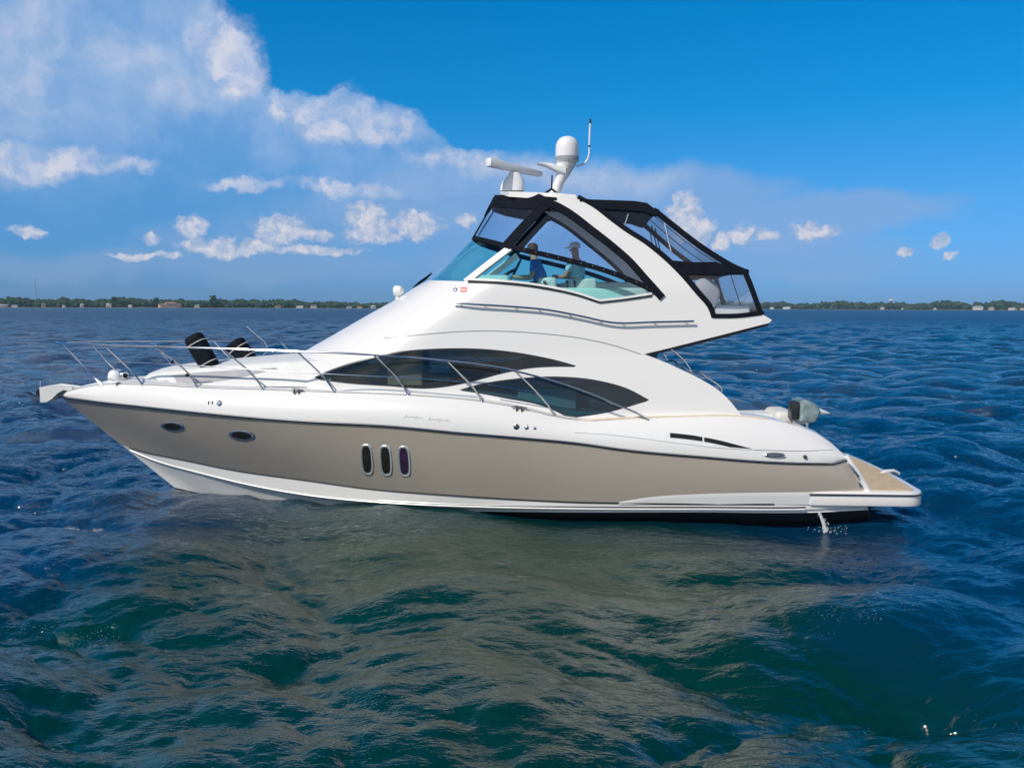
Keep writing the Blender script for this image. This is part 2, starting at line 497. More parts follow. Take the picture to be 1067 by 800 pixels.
def make_water():
    xs = axis_pts(-8.0, 8.5, 0.042, -3000, 3000, 0.0155)
    ys = axis_pts(-12.5, 0.0, 0.036, -400, 3600, 0.0125)
    X, Y = np.meshgrid(xs, ys, indexing='ij')
    SX = np.gradient(xs)[:, None]; SY = np.gradient(ys)[None, :]
    S = np.maximum(SX + 0 * SY, SY + 0 * SX)
    Z = np.zeros_like(X); DX = np.zeros_like(X); DY = np.zeros_like(X)
    WIND = rad(250)
    # the hull shelters the water to leeward: the small chop dies down there, the swell does not
    calm = 1 - 0.38 * np.exp(-(np.clip(np.abs(X - 0.5) - 3.5, 0, None) / 1.8) ** 2) * np.exp(-(np.clip(np.abs(Y + 5.0) - 2.6, 0, None) / 2.2) ** 2)
    # one spectrum cut into bands, so each band can be let go where the mesh is too coarse for it
    kp = 2 * np.pi / 5.5
    for (N, L, lo, hi, seed, amp, chop) in ((512, 97.0, 2.2, 30.0, 3, 1.0, 1.5), (512, 41.3, 0.62, 2.2, 5, 1.0, 1.4), (512, 11.9, 0.09, 0.62, 9, 1.0, 1.1)):
        h, dx, dy = fft_waves(N, L, lo, hi, kp, 1, WIND, 0.30, seed)
        k = amp * (N * N) / L      # the spectral sum scales with the tile: bring every band to the same sea
        fade = np.clip((lo * 1.1 - S * 1.3) / (lo * 0.9), 0, 1) if lo < 2 else np.clip((6.0 - S) / 5.0, 0, 1)
        if lo < 0.1: fade = np.clip((0.16 - S) / 0.10, 0, 1)
        if lo < 2: fade = fade * calm
        Z += sampler(h, L)(X, Y) * k * fade
        DX += sampler(dx, L)(X, Y) * k * chop * fade
        DY += sampler(dy, L)(X, Y) * k * chop * fade
    g = WAVE_RMS / Z[:, :380].std()
    Z *= g; DX *= g; DY *= g
    # calmer in the lee close against the hull
    lee = 1 - 0.55 * np.exp(-((Y + 2.6) / 1.6) ** 2) * np.exp(-(np.clip(np.abs(X + 0.5) - 5.0, 0, None) / 1.5) ** 2)
    Z *= lee
    print('water rms', float(Z[:400].std()), float(np.abs(Z).max()), X.shape)
    V = np.stack((X + DX, Y + DY, Z), -1).reshape(-1, 3)
    nx, ny = X.shape
    idx = np.arange(nx * ny).reshape(nx, ny)
    Q = np.stack((idx[:-1, :-1], idx[1:, :-1], idx[1:, 1:], idx[:-1, 1:]), -1).reshape(-1, 4)
    me = bpy.data.meshes.new('water')
    me.vertices.add(len(V)); me.vertices.foreach_set('co', V.ravel())
    me.loops.add(Q.size); me.loops.foreach_set('vertex_index', Q.ravel().astype(np.int32))
    me.polygons.add(len(Q)); me.polygons.foreach_set('loop_start', np.arange(0, Q.size, 4, dtype=np.int32))
    me.update(calc_edges=True)
    me.polygons.foreach_set('use_smooth', np.ones(len(Q), bool))
    m = bpy.data.materials.new('sea_water')
    m.use_nodes = True
    t = NT(m.node_tree)
    b = t.n['Principled BSDF']
    b.inputs['IOR'].default_value = 2.0
    b.inputs['Roughness'].default_value = 0.06
    pos = t.node('ShaderNodeNewGeometry').outputs['Position']
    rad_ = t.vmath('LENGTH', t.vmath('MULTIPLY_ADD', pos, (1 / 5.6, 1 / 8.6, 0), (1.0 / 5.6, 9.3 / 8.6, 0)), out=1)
    # painted view tones: steep-view green near the boat, sky-reflection blue beyond
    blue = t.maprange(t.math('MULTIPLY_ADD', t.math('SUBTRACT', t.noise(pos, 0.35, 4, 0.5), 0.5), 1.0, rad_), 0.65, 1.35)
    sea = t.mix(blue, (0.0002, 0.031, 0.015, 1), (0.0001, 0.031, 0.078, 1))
    # scraps of foam and bubbles
    f1 = t.maprange(t.noise(pos, 0.9, 3, 0.6), 0.57, 0.68); f2 = t.maprange(t.noise(pos, 38.0, 3, 0.6), 0.64, 0.70)
    foam = t.math('MULTIPLY', t.math('MULTIPLY', f1, f2), 0.6)
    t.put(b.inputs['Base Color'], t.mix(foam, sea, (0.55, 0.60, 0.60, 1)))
    st = t.vmath('MULTIPLY', pos, (0.75, 1.25, 1.0))
    hA = t.noise(st, 0.55, 3, 0.5)
    hB = t.noise(st, 2.4, 4, 0.55, dist=0.4)
    hC = t.noise(st, 9.0, 4, 0.55, dist=0.3)
    hD = t.noise(st, 30.0, 3, 0.55)
    dist = t.vmath('DISTANCE', pos, tuple(CAM), out=1)
    far = t.maprange(dist, 20.0, 70.0)
    # unresolved far wavelets: their tilted facets widen the reflection
    t.put(b.inputs['Roughness'], t.maprange(dist, 30.0, 350.0, 0.06, 0.32))
    H = t.math('ADD', t.math('MULTIPLY', t.math('MULTIPLY', hA, far), 1.3), t.math('ADD', t.math('MULTIPLY', hB, t.maprange(dist, 12.0, 45.0, 0.016, 0.36)), t.math('ADD', t.math('MULTIPLY', hC, t.maprange(dist, 9.0, 25.0, 0.016, 0.055)), t.math('MULTIPLY', hD, 0.0035))))
    bn = t.node('ShaderNodeBump')
    bn.inputs['Strength'].default_value = 1.0
    bn.inputs['Distance'].default_value = 1.0
    t.l.new(H, bn.inputs['Height']); t.l.new(bn.outputs[0], b.inputs['Normal'])
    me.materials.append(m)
    o = bpy.data.objects.new('water', me)
    o.location.z = -0.07
    col.objects.link(o)
    tag(o, 'choppy deep blue sea around the yacht, green in the near waves', 'water', kind='structure')
    return o
WAVE_RMS = 0.105
make_water()

# ================================================================== YACHT
yacht = tag(empty('motor_yacht', (0, 0, 0)), 'large white and tan motor yacht with enclosed flybridge, afloat on blue sea', 'yacht')

def W3(pts):
    return [P(*p) for p in pts]

# ------------------------------------------------------------------ hull
N_ST = 72
TS = np.linspace(0, 1, N_ST) ** 1.35
R_px = [(63, 413.2, -0.02), (72, 414.6, -.22), (85, 416.3, -.42), (105, 418.8, -.68), (130, 421.6, -.93), (160.6, 425, -1.16), (200, 429.2, -1.42), (245, 433.5, -1.64), (318, 439, -1.88), (407, 444, -2.06),
        (480, 451, -2.15), (540, 456, -2.19), (600, 461.5, -2.2), (655, 469, -2.2), (730, 475.7, -2.19), (805, 481.5, -2.16), (850, 482.8, -2.12), (872, 482.3, -2.07), (882, 479, -2.0)]
E_px = [(63.5, 410.5, -0.015), (75, 406.3, -.28), (90, 403, -.45), (106, 401, -.6), (149, 401, -.95), (205, 404, -1.24), (274, 406.3, -1.54), (348, 409, -1.76), (425, 412, -1.9), (502, 418.5, -1.98),
        (545, 426, -2.0), (575, 433.5, -2.0), (602, 438, -1.98), (655, 436, -1.94), (704, 434, -1.9), (773, 433.5, -1.85), (805, 437.5, -1.84), (827.5, 443, -1.84), (857, 455, -1.86), (869, 464, -1.89), (881, 475, -1.96)]
T_px = [(127, 463.8, -0.02), (150, 470.5, -.2), (189, 478.5, -.48), (245, 489.8, -.86), (318, 500, -1.26), (384, 509, -1.55), (469, 515.7, -1.84), (553, 521, -1.98), (600, 523, -2.06), (650, 524, -2.1), (750, 525, -2.12), (842, 525, -2.10), (904, 524.5, -2.03)]
S_px = [(131, 467, -0.015), (160, 479, -.2), (210, 493, -.55), (267, 506.5, -.92), (330, 517, -1.26), (400, 523.5, -1.58), (500, 528, -1.86), (600, 530, -2.05), (730, 530.5, -2.12), (842, 530.5, -2.10), (904, 528, -2.03)]
B_px = [(182, 507.8, -0.01), (205, 513, -.12), (240, 519, -.42), (300, 525.5, -.86), (384, 530.5, -1.3), (497, 532.6, -1.72), (600, 533.6, -2.0), (730, 533.6, -2.08), (842, 534, -2.07), (905, 531, -2.0)]
hR, hE, hT, hS, hB = [hermite(W3(c), N_ST, TS) for c in (R_px, E_px, T_px, S_px, B_px)]
K_w = [hB[0] + (.25, 0, -.25)] + [np.array((x, y, z)) for x, y, z in ((-4.2, -.05, -.55), (-2.5, -.5, -.7), (0, -.9, -.75), (3, -1.1, -.7), (5.6, -1.1, -.6))]
hK = hermite(K_w, N_ST, TS)

def lerp_rows(a, b, n, bulge=0.0):
    rows = []
    for i in range(n + 1):
        t = i / n
        q = a * (1 - t) + b * t
        q = q.copy(); q[:, 1] -= bulge * np.minimum(1, np.abs(q[:, 1]) / 1.0) * math.sin(math.pi * t)
        rows.append(q)
    return rows

m = MB(); m.grid(lerp_rows(hR, hT, 10, 0.03)); m.mirror()
hull_o = m.build('hull_side', 'tan', yacht, angle=60)
# bow closing web between the two sides is the stem itself; a transom closes the stern
m = MB(); m.grid(lerp_rows(hT, hS, 3)); m.grid(lerp_rows(hS + (0, 0.012, -0.004), hB, 6, -0.02)); m.mirror()
m.build('hull_bottom', 'white', yacht, angle=25)
m = MB(); m.grid(lerp_rows(hB + (0, 0.02, 0.0), hK, 6)); m.mirror()
m.build('antifouled_bottom', 'boot', yacht, angle=40)
m = MB()
st_l = [hR[-1], hT[-1], hB[-1], hK[-1]]
v = st_l + [p * (1, -1, 1) for p in st_l]
m.add(v, [(0, 1, 5, 4), (1, 2, 6, 5), (2, 3, 7, 6)])
m.build('transom', 'white', yacht, smooth=False)

# white sweep rising along the stern quarter
def lerp_px(px, curve, c):
    xs = [q[0] for q in curve]
    return float(np.interp(px, xs, [q[c] for q in curve]))
def hull_pt(px, py, off=0.0):
    a = (lerp_px(px, R_px, 1), lerp_px(px, R_px, 2)); b = (lerp_px(px, T_px, 1), lerp_px(px, T_px, 2))
    t = (py - a[0]) / (b[0] - a[0])
    Y = a[1] + (b[1] - a[1]) * t - 0.03 * math.sin(math.pi * min(1, max(0, t)))
    return P(px, py, Y - off)
up = sm([(645, 523), (680, 517.6), (730, 514.6), (780, 513.3), (842, 512.6), (905, 512)], 8)
m = MB()
rows = [[hull_pt(x, y0 + (525.5 - y0) * k / 5, 0.012 + .006 * (k > 0)) for (x, y0) in up] for k in range(6)]
m.grid(rows, flip=False); m.pair('stern_sweep', 'white', yacht)

# deck moulding: topsides from rub rail to the deck edge, with a rolled shoulder
def shoulder(a, b):
    rows = []
    for t, ky in ((0, 0), (.25, -.01), (.5, -.012), (.7, -.006), (.84, .0), (.93, .004), (1.0, 0.0)):
        zt = t if t < .84 else .84 + (t - .84) * 1.0
        q = a * (1 - zt) + b * zt
        q = q.copy()
        fy = t ** 2.2
        q[:, 1] = a[:, 1] * (1 - fy) + b[:, 1] * fy + ky
        rows.append(q)
    return rows
m = MB(); m.grid(shoulder(hR + (0, 0, .012), hE), flip=True); top_o = m.pair('topsides', 'white', yacht, angle=60)[0]

# decks
def ease(a, n): return [a * (1 - i / n) for i in range(n + 1)]
xE = hE[:, 0]
X_CK = float(P(640, 437, -1.9)[0]); X_DOOR = float(P(676, 400, -1.7)[0])
m = MB()
fore = hE[xE <= X_CK + .3]
rows = []
for t in np.linspace(1, 0, 9):
    q = fore.copy(); q[:, 1] = fore[:, 1] * t; q[:, 2] += 0.008 + 0.10 * np.minimum(1, np.abs(fore[:, 1])) * (1 - t * t)
    rows.append(q)
m.grid(rows, flip=True); m.mirror(); m.build('foredeck', 'deck', yacht, angle=60)
aft = hE[xE >= X_CK]
m = MB()
inner = aft.copy(); inner[:, 1] = np.minimum(aft[:, 1] + 0.42, -1.3); inner[:, 2] += 0.02
mid_ = (aft + inner) / 2; mid_[:, 2] += 0.02
m.grid([aft, mid_, inner], flip=True); m.pair('cockpit_coaming', 'white', yacht, angle=50)
low = inner.copy(); low[:, 2] = 1.0
m = MB(); m.grid([inner, low], flip=True); m.pair('cockpit_liner', 'liner', yacht, smooth=False)
m = MB(); m.grid([low, low * (1, 0, 1), low * (1, -1, 1)], flip=True); m.build('cockpit_sole', 'teak', yacht, smooth=False)
# aft bulkhead between the quarters
m = MB()
a = inner[-4]
m.add([(a[0], a[1], a[2]), (a[0], -a[1], a[2]), (a[0], -a[1], .6), (a[0], a[1], .6), (a[0] + .12, a[1] - .4, a[2] - .1), (a[0] + .12, -a[1] + .4, a[2] - .1)],
      [(0, 1, 2, 3), (0, 4, 5, 1)])
m.build('aft_bulkhead', 'white', yacht, smooth=False)
# tan coloured strip of side deck along the coaming
tk = sm([(597, 439.2), (640, 436.2), (700, 434.2), (773, 433.8), (800, 436.6)], 8)
m = MB(); m.grid([[P(x, y + .6, lerp_px(x, E_px, 2) - .012) for x, y in tk], [P(x, y - 1.5, lerp_px(x, E_px, 2) + .015) for x, y in tk]], flip=True); m.pair('coaming_cap', 'paleteak', yacht)

# rub rail: black rubber with a stainless bead
rr = [p + (0, -.012, 0.0) for p in hR]
for nm, r, off, mt in (('rub_rail', .019, (0, 0, 0), 'rubber'), ('rub_rail_bead', .007, (0, -.017, .008), 'steel')):
    m = MB(); m.tube([p + off for p in rr], r, 8); m.pair(nm, mt, yacht)
m = MB(); m.tube([p + (0, -.006, 0) for p in hT[3:-6]], .013, 6); m.pair('boot_stripe', 'rubber', yacht)
m = MB(); m.tube([p + (0, -.006, 0) for p in hS[2:-4]], .012, 6); m.pair('spray_rail', 'white', yacht)
m = MB(); m.tube([p + (0, -.004, .035) for p in hS[36:-4]], .012, 6); m.pair('chine_groove', 'darksteel', yacht)
# white rim down the transom corner
rim = W3([(881, 474.5, -1.96), (885, 481, -2.0), (894, 494, -2.02), (901, 505, -2.02), (904.5, 512, -2.02)])
m = MB(); m.tube(rim, .045, 8); m.pair('transom_rim', 'white', yacht)

# swim platform
zt = float(P(900, 512.3, -2.12)[2]); zb = float(P(900, 526.5, -2.05)[2])
x0, x1 = float(P(842, 512, -2.05)[0]), float(P(963, 512, -2.0)[0])
def plan(inset, yb=-2.14):
    pts = [(x0 + inset, yb + inset), (x1 - .35, yb + inset)]
    for k in range(7):
        th = -math.pi / 2 + k / 6 * math.pi / 2
        pts.append((x1 - .28 + (.28 - inset) * math.cos(th), yb + .30 + (.30 - inset) * math.sin(th)))
    pts += [(x1 + .06 - inset, -.9), (x1 + .08 - inset, 0)]
    return pts + [(x, -y) for x, y in reversed(pts[:-1])]
def slab(pl, z0, z1, name, mat, bev=0.0):
    n = len(pl); m = MB()
    v = [(x, y, z0) for x, y in pl] + [(x, y, z1) for x, y in pl]
    m.add(v, [tuple(range(n - 1, -1, -1)), tuple(range(n, 2 * n))] + [(i, (i + 1) % n, n + (i + 1) % n, n + i) for i in range(n)])
    return m.build(name, mat, yacht, angle=30, bevel=bev)
slab(plan(0), zb, zt, 'swim_platform', 'white', .03)
xt = float(hR[-1][0]) - .1
tp = [(x, y) for x, y in plan(.13)]
tp = [(max(x, xt), y) for x, y in tp]
slab(tp, zt + .002, zt + .014, 'platform_teak', 'teak')
m = MB(); m.tube([(x, y - .012, (zt * .8 + zb * .2)) for x, y in plan(0)[:9]], .014, 6)
m.pair('platform_rub_rail', 'darksteel', yacht)
m = MB(); m.box(((x0 + x1) / 2 - .5, 0, zb - .05), (x1 - x0 - 1.0, 3.6, .12)); m.build('platform_bracket', 'white', yacht, bevel=.02)
m = MB(); m.tube(W3([(884, 483, -2.05), (889, 488, -2.13), (893, 494, -2.13), (896, 498, -2.06)]), .016, 8); m.pair('stern_cleat', 'steel', yacht)
m = MB(); pts = W3([(917, 494.5, -.42), (922, 491.2, -.36), (931, 490.5, -.26), (936.5, 493.5, -.2)])
m.tube(pts, .035, 8); m.build('platform_handle', 'plastic', yacht)

# ------------------------------------------------------------------ superstructure shell
def zpx(py): return float(P(480, py, -1.55)[2])
fr = [(276, 392), (283, 385), (318, 364.5), (350, 346.5), (382, 328), (413, 311), (430, 300), (447, 290), (470, 268), (492, 247.5), (504, 224), (513, 206), (519, 196)]
FR3 = [P(x, y, -.25) for x, y in fr]
_fz = np.array([p[2] for p in FR3]); _fx = np.array([p[0] for p in FR3])
def xf(z): return float(np.interp(z, _fz, _fx))
def Wd(z): return float(np.interp(z, [1.0, 1.7, 2.3, 2.75, 3.3, 3.8, 4.6, 5.3, 6], [1.86, 1.80, 1.72, 1.64, 1.58, 1.52, 1.32, 1.10, .95]))
def La(z): return float(np.interp(z, [1.4, 2.2, 3.0, 3.8, 4.6, 5.4], [2.9, 2.7, 2.1, 1.7, 1.5, 1.4]))
def shell(s, z):
    L = La(z); w_ = Wd(z); x0_ = xf(z)
    if s <= L * math.pi / 2:
        th = max(0.0, s / L)
        return np.array((x0_ + L * (1 - math.cos(th)), -w_ * math.sin(th), z))
    return np.array((x0_ + L + s - L * math.pi / 2, -w_, z))
def shell_Y(x, z):
    L = La(z); r = (x - xf(z)) / L
    if r <= 0: return 0.0, 0.0
    if r >= 1: return -Wd(z), L * math.pi / 2 + x - xf(z) - L
    th = math.acos(1 - r)
    return -Wd(z) * math.sin(th), L * th
def inv(px, py):
    Y = -1.4
    for i in range(60):
        p = P(px, py, Y)
        Yn, s = shell_Y(p[0], p[2])
        Y = Y * .55 + Yn * .45
    p = P(px, py, Y); _, s = shell_Y(p[0], p[2])
    return (s, float(p[2]))
def normal(s, z):
    e = 1e-3
    a = shell(s + e, z) - shell(max(0, s - e), z); b = shell(s, z + e) - shell(s, z - e)
    n = np.cross(a, b); l = np.linalg.norm(n)
    return n / l if l > 1e-12 else np.array((0, -1., 0))
def inside(pt, poly):
    x, y = pt; c = False
    for (x1, y1), (x2, y2) in zip(poly, poly[1:] + poly[:1]):
        if (y1 > y) != (y2 > y) and x < (x2 - x1) * (y - y1) / (y2 - y1) + x1: c = not c
    return c
def panel_mb(outline, off=0.0, thick=0.0, holes=(), res=0.14, step=7.0):
    """a piece of the shell cut along a pixel outline: triangulated in the shell's own (s, z) surface coordinates"""
    loops = [[inv(x, y) for x, y in dens(list(l), step)] for l in [outline, *holes]]
    V = []; Ed = []
    for lp in loops:
        o = len(V); V += lp; Ed += [(o + i, o + (i + 1) % len(lp)) for i in range(len(lp))]
    s0, s1 = min(v[0] for v in loops[0]), max(v[0] for v in loops[0])
    z0, z1 = min(v[1] for v in loops[0]), max(v[1] for v in loops[0])
    B = np.array([p for lp in loops for p in lp])
    ext = []
    j = 0; zz = z0
    while zz < z1:
        ss = s0 + (res / 2 if j % 2 else 0)
        while ss < s1:
            if inside((ss, zz), loops[0]) and not any(inside((ss, zz), h) for h in loops[1:]) and np.min(np.hypot(B[:, 0] - ss, B[:, 1] - zz)) > res * .45:
                ext.append((ss, zz))
            ss += res
        zz += res * .866; j += 1
    V += ext
    ov, _, of, *_ = delaunay_2d_cdt([Vector(v) for v in V], Ed, [], 0, 1e-5)
    ov = [(v.x, v.y) for v in ov]
    tris = []
    for f in of:
        c = (sum(ov[i][0] for i in f) / 3, sum(ov[i][1] for i in f) / 3)
        if inside(c, loops[0]) and not any(inside(c, h) for h in loops[1:]):
            a, b, d = [ov[i] for i in f[:3]]
            area = (b[0] - a[0]) * (d[1] - a[1]) - (b[1] - a[1]) * (d[0] - a[0])
            tris.append(tuple(f) if area > 0 else tuple(reversed(f)))
    used = sorted({i for t in tris for i in t}); mp = {u: k for k, u in enumerate(used)}
    tris = [tuple(mp[i] for i in t) for t in tris]; ov = [ov[u] for u in used]
    out = []; inn = []
    for s, z in ov:
        p = shell(s, z); n = normal(s, z)
        q = p + n * off
        if s < 1e-3: q[1] = 0.0
        out.append(q)
        if thick:
            q = p + n * (off - thick)
            if s < 1e-3: q[1] = 0.0
            inn.append(q)
    m = MB()
    if not thick:
        return m.add(out, tris)
    n = len(out)
    ed = {}
    for t in tris:
        for i in range(3):
            e = (t[i], t[(i + 1) % 3]); ed[e] = 1
    walls = []
    for (a, b) in ed:
        if (b, a) not in ed and not (ov[a][0] < 1e-3 and ov[b][0] < 1e-3):
            walls.append((b, a, a + n, b + n))
    return m.add(out + inn, tris + [tuple(i + n for i in reversed(t)) for t in tris] + walls)
def panel(name, mat, outline, parent=yacht, joint=False, angle=40, both=True, **kw):
    m = panel_mb(outline, **kw)
    if joint:
        return m.mirror().build(name, mat, parent, angle=angle)
    o = m.build(name, mat, parent, angle=angle)
    if both: m.mirrored().build(name, mat, parent, angle=angle)
    return o
def strip_px(pts, wd):
    p = np.array(sm(pts, 6)); t = np.gradient(p, axis=0); t /= np.linalg.norm(t, axis=1)[:, None]
    n = np.stack((-t[:, 1], t[:, 0]), 1)
    ws = np.interp(np.linspace(0, 1, len(p)), np.linspace(0, 1, len(wd)), wd)[:, None] / 2 if hasattr(wd, '__len__') else wd / 2
    return [tuple(q) for q in p + n * ws] + [tuple(q) for q in (p - n * ws)[::-1]]

# window outlines
win_up = sm([(327, 393.3), (340, 387), (356, 381), (385, 372.5), (412, 366.8), (454, 363.2), (511, 364), (553, 369.5), (585, 376.5), (600.5, 381)], 7) + \
    sm([(598, 382.4), (581, 382.3), (553, 383.8), (525, 389), (491, 398), (462, 403.5), (446, 405), (407, 402.6), (356, 399), (335, 396.3)], 7)
win_lo = sm([(479, 406), (497, 400.8), (539, 394.2), (581, 392.2), (625, 396.6), (655, 405.2), (676.5, 416.5)], 7) + \
    sm([(673, 418.5), (632, 430), (598, 435.3)], 7) + sm([(591, 434.5), (570, 424.6), (525, 414.8), (500, 410), (482, 407.3)], 7)
base_A = sm([(277, 402), (305, 404), (340, 407), (390, 410), (430, 412.5), (500, 420), (545, 430), (575, 439), (602, 443), (655, 440), (704, 438), (773, 437)], 8)
skin = base_A + [(773, 433.6)] + sm([(772, 432), (760, 417), (748, 406), (730, 395), (707.5, 384), (690, 376), (671, 369)], 8) + \
    [(700, 362), (750, 349.5), (801, 336.5), (804.5, 333.5)] + [(793.5, 326.8), (743, 331), (741, 321)] + \
    sm([(740, 319), (725, 300), (711, 284), (690, 264.5), (670, 249.5), (655, 240), (640, 229.5), (625, 218.5), (610, 209.5), (602, 205.5), (590, 202.3), (575, 200.5)], 7) + \
    [(562, 203)] + sm([(566, 208), (590, 220), (617, 239), (640, 257), (655, 269), (672, 289), (688, 309)], 7) + \
    [(679, 307.5)] + sm([(676, 308.3), (650, 312), (625, 315)], 7) + sm([(622, 314), (600, 306.5), (568, 300), (530, 295), (500, 293.3), (486, 293.2), (470, 292.7), (447, 292)], 7) + \
    sm([(445, 293), (430, 300.5), (413, 311.5), (382, 328.5), (350, 347), (318, 365), (283, 385.5), (276, 392)], 8)
skin_o = panel('superstructure', 'white', skin, joint=True, thick=0.07, holes=[win_up, win_lo], angle=30)

# the flybridge wing's dark lower lip, cabin top and decks inside
lip = strip_px([(671, 370), (700, 363.6), (750, 351), (801, 338)], [1.5, 3.2, 3.4, 2.4])
panel('wing_lip', 'rubber', lip, thick=.05, off=-.02)
seam = sm([(400, 352.3), (440, 348.6), (480, 345.3), (530, 345.2), (575, 348.5), (600, 351.5), (640, 360), (668, 369)], 9)
m = MB(); m.tube([shell(*inv(x, y)) + normal(*inv(x, y)) * .0 for x, y in seam], .008, 6); m.pair('roof_seam', 'greyband', yacht)
def cross_plate(name, mat, pts, thick, inset=0.05, rows=7, crown=0.0):
    """a deck or roof across the boat whose edge follows the shell through the pixels"""
    e = [shell(*inv(x, y)) for x, y in pts]
    top = []
    for p in e:
        hw = max(0.02, -p[1] - inset)
        top.append([(p[0], -hw + 2 * hw * k / (rows - 1), p[2] + crown * (1 - (2 * k / (rows - 1) - 1) ** 2)) for k in range(rows)])
    n = len(top); m = MB()
    m.grid(top, flip=True)
    m.grid([[(x, y, z - thick) for x, y, z in r] for r in top])
    ring = [(0, k) for k in range(rows)] + [(i, rows - 1) for i in range(1, n)] + [(n - 1, k) for k in range(rows - 2, -1, -1)] + [(i, 0) for i in range(n - 2, 0, -1)]
    o = n * rows
    m.f += [(a[0] * rows + a[1], b[0] * rows + b[1], o + b[0] * rows + b[1], o + a[0] * rows + a[1]) for a, b in zip(ring, ring[1:] + ring[:1])]
    return m.build(name, mat, yacht, angle=40)
cross_plate('flybridge_deck', 'deck', [(404, 331), (450, 331), (520, 331), (600, 331), (680, 331), (740, 332), (796, 332)], .05)
# soffit of the overhang
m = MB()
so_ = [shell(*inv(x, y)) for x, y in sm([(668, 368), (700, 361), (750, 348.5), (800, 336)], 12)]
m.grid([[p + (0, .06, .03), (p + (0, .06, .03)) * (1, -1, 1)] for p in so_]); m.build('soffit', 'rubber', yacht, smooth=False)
# cockpit door bulkhead under the flybridge
zd0, zd1 = 1.0, 2.78
m = MB(); m.add([(X_DOOR, -1.7, zd0), (X_DOOR, 1.7, zd0), (X_DOOR + .15, 1.6, zd1), (X_DOOR + .15, -1.6, zd1)], [(0, 1, 2, 3)])
m.build('cockpit_door', MAT['cabin_glass'], yacht, smooth=False)

# cabin interior seen dimly through the tinted glass
m = MB(); m.box((-.6, 0, 1.20), (6.6, 3.2, .06)); m.build('cabin_sole', 'wood', yacht, smooth=False)
def inwall(px0, px1, py0, py1, Y, th, name, mat):
    a = P(px0, py1, Y); b = P(px1, py0, Y)
    m = MB(); m.box(((a[0] + b[0]) / 2, Y, (a[2] + b[2]) / 2), (b[0] - a[0], th, b[2] - a[2])); m.build(name, mat, yacht, smooth=False, bevel=.015)
inwall(404, 440, 366, 401, -1.28, .04, 'curtain', 'cream')
inwall(450, 560, 352, 372, -1.30, .05, 'headlining_panel', 'cream')
inwall(441, 447, 360, 408, -1.42, .06, 'window_mullion', 'trim')
inwall(470, 520, 378, 402, -.5, .5, 'galley_cabinet', 'wood')
inwall(540, 600, 404, 440, -.7, .6, 'sofa', 'liner')
inwall(612, 664, 402, 440, -.6, .5, 'helm_locker', 'liner')
inwall(330, 400, 380, 410, -.2, .8, 'dash', 'liner')

# windows: dark glass in dark trim
def ring(outline, k, px_w):
    c = np.mean(np.array(outline), axis=0)
    p = np.array(outline); t = np.roll(p, -1, 0) - np.roll(p, 1, 0); t /= np.linalg.norm(t, axis=1)[:, None] + 1e-9
    n = np.stack((-t[:, 1], t[:, 0]), 1)
    if np.mean(((p + n) - c)[:, 0] ** 2 + ((p + n) - c)[:, 1] ** 2) > np.mean((p - c)[:, 0] ** 2 + (p - c)[:, 1] ** 2): n = -n
    return [tuple(q) for q in p + n * px_w]
for nm, wn_ in (('upper_window', win_up), ('lower_window', win_lo)):
    m = panel_mb(wn_, off=-.012)
    for mm in (m, m.mirrored()):
        go = mm.build(nm, MAT['cabin_glass' if nm == 'upper_window' else 'teal_cabin_glass'], yacht)
        fo = panel_mb(wn_, off=-.005, thick=.012, holes=[ring(wn_, 0, 1.3)], step=6.0)
        (fo if mm is m else fo.mirrored()).build('window_frame', 'trim', go)

# ------------------------------------------------------------------ flybridge windscreen, canvas and arch
panel('windscreen', MAT['teal_glass'], [(447, 291.6), (458, 281.5), (470, 269.5), (482, 258), (492, 248.3), (512, 252.5), (531, 257.5), (510, 273.5), (486, 292.8)], joint=True, off=-.01)
panel('side_screen', MAT['teal_glass'], [(489, 292.8), (512, 275), (534, 258.5), (580, 268.5), (636, 283.5), (673, 298), (679, 307), (625, 314.3), (600, 306), (568, 299.2), (530, 294.4)], off=-.012)
panel('screen_pillar', 'white', strip_px([(485, 294), (510, 274.5), (533, 257)], 6.0), off=.012, thick=.05)
panel('screen_sill', 'white', strip_px([(486, 292), (530, 293.6), (568, 298.4), (600, 305), (625, 313.2)], 2.2), off=.03, thick=.05)
panel('screen_sill_aft', 'white', strip_px([(625, 313.2), (650, 310.4), (679, 306)], 2.2), off=.03, thick=.05)
panel('screen_gasket', 'rubber', strip_px([(488, 294.1), (530, 295.8), (568, 300.6), (600, 307.3), (625, 315.4)], 1.5), off=.022, thick=.03)
panel('screen_gasket_aft', 'rubber', strip_px([(625, 315.4), (650, 312.6), (679, 308.4)], 1.4), off=.022, thick=.03)
panel('screen_rail', 'canvas', strip_px([(489, 247.5), (510, 252.3), (531, 257.4), (580, 268.4), (636, 283.8), (662, 294), (684, 305)], 4.8), joint=True, off=.02, thick=.04)
panel('front_curtain', MAT['clear'], [(492.5, 247), (503, 229), (512, 214), (535, 216), (562, 218), (546, 236), (529, 256)], joint=True, off=-.0)
panel('front_curtain_border', 'canvas', strip_px([(569, 212.5), (548, 234), (527, 257.5)], 9.0), off=.015, thick=.03)
panel('front_curtain_edge', 'canvas', strip_px([(490, 247), (502, 227), (512, 209)], 2.6), joint=True, off=.012, thick=.03)
panel('front_valance', 'canvas', [(511, 216.5), (513, 207), (517, 204), (545, 203.5), (562, 202.5), (575, 208), (580, 212), (572, 218), (552, 218.4), (530, 217)], joint=True, off=.02, thick=.05)
panel('side_curtain', MAT['clear'], [(575, 218), (590, 224), (617, 245), (640, 263), (655, 276), (670, 292), (672, 297), (636, 282.5), (580, 267), (539, 257)], off=-.005)
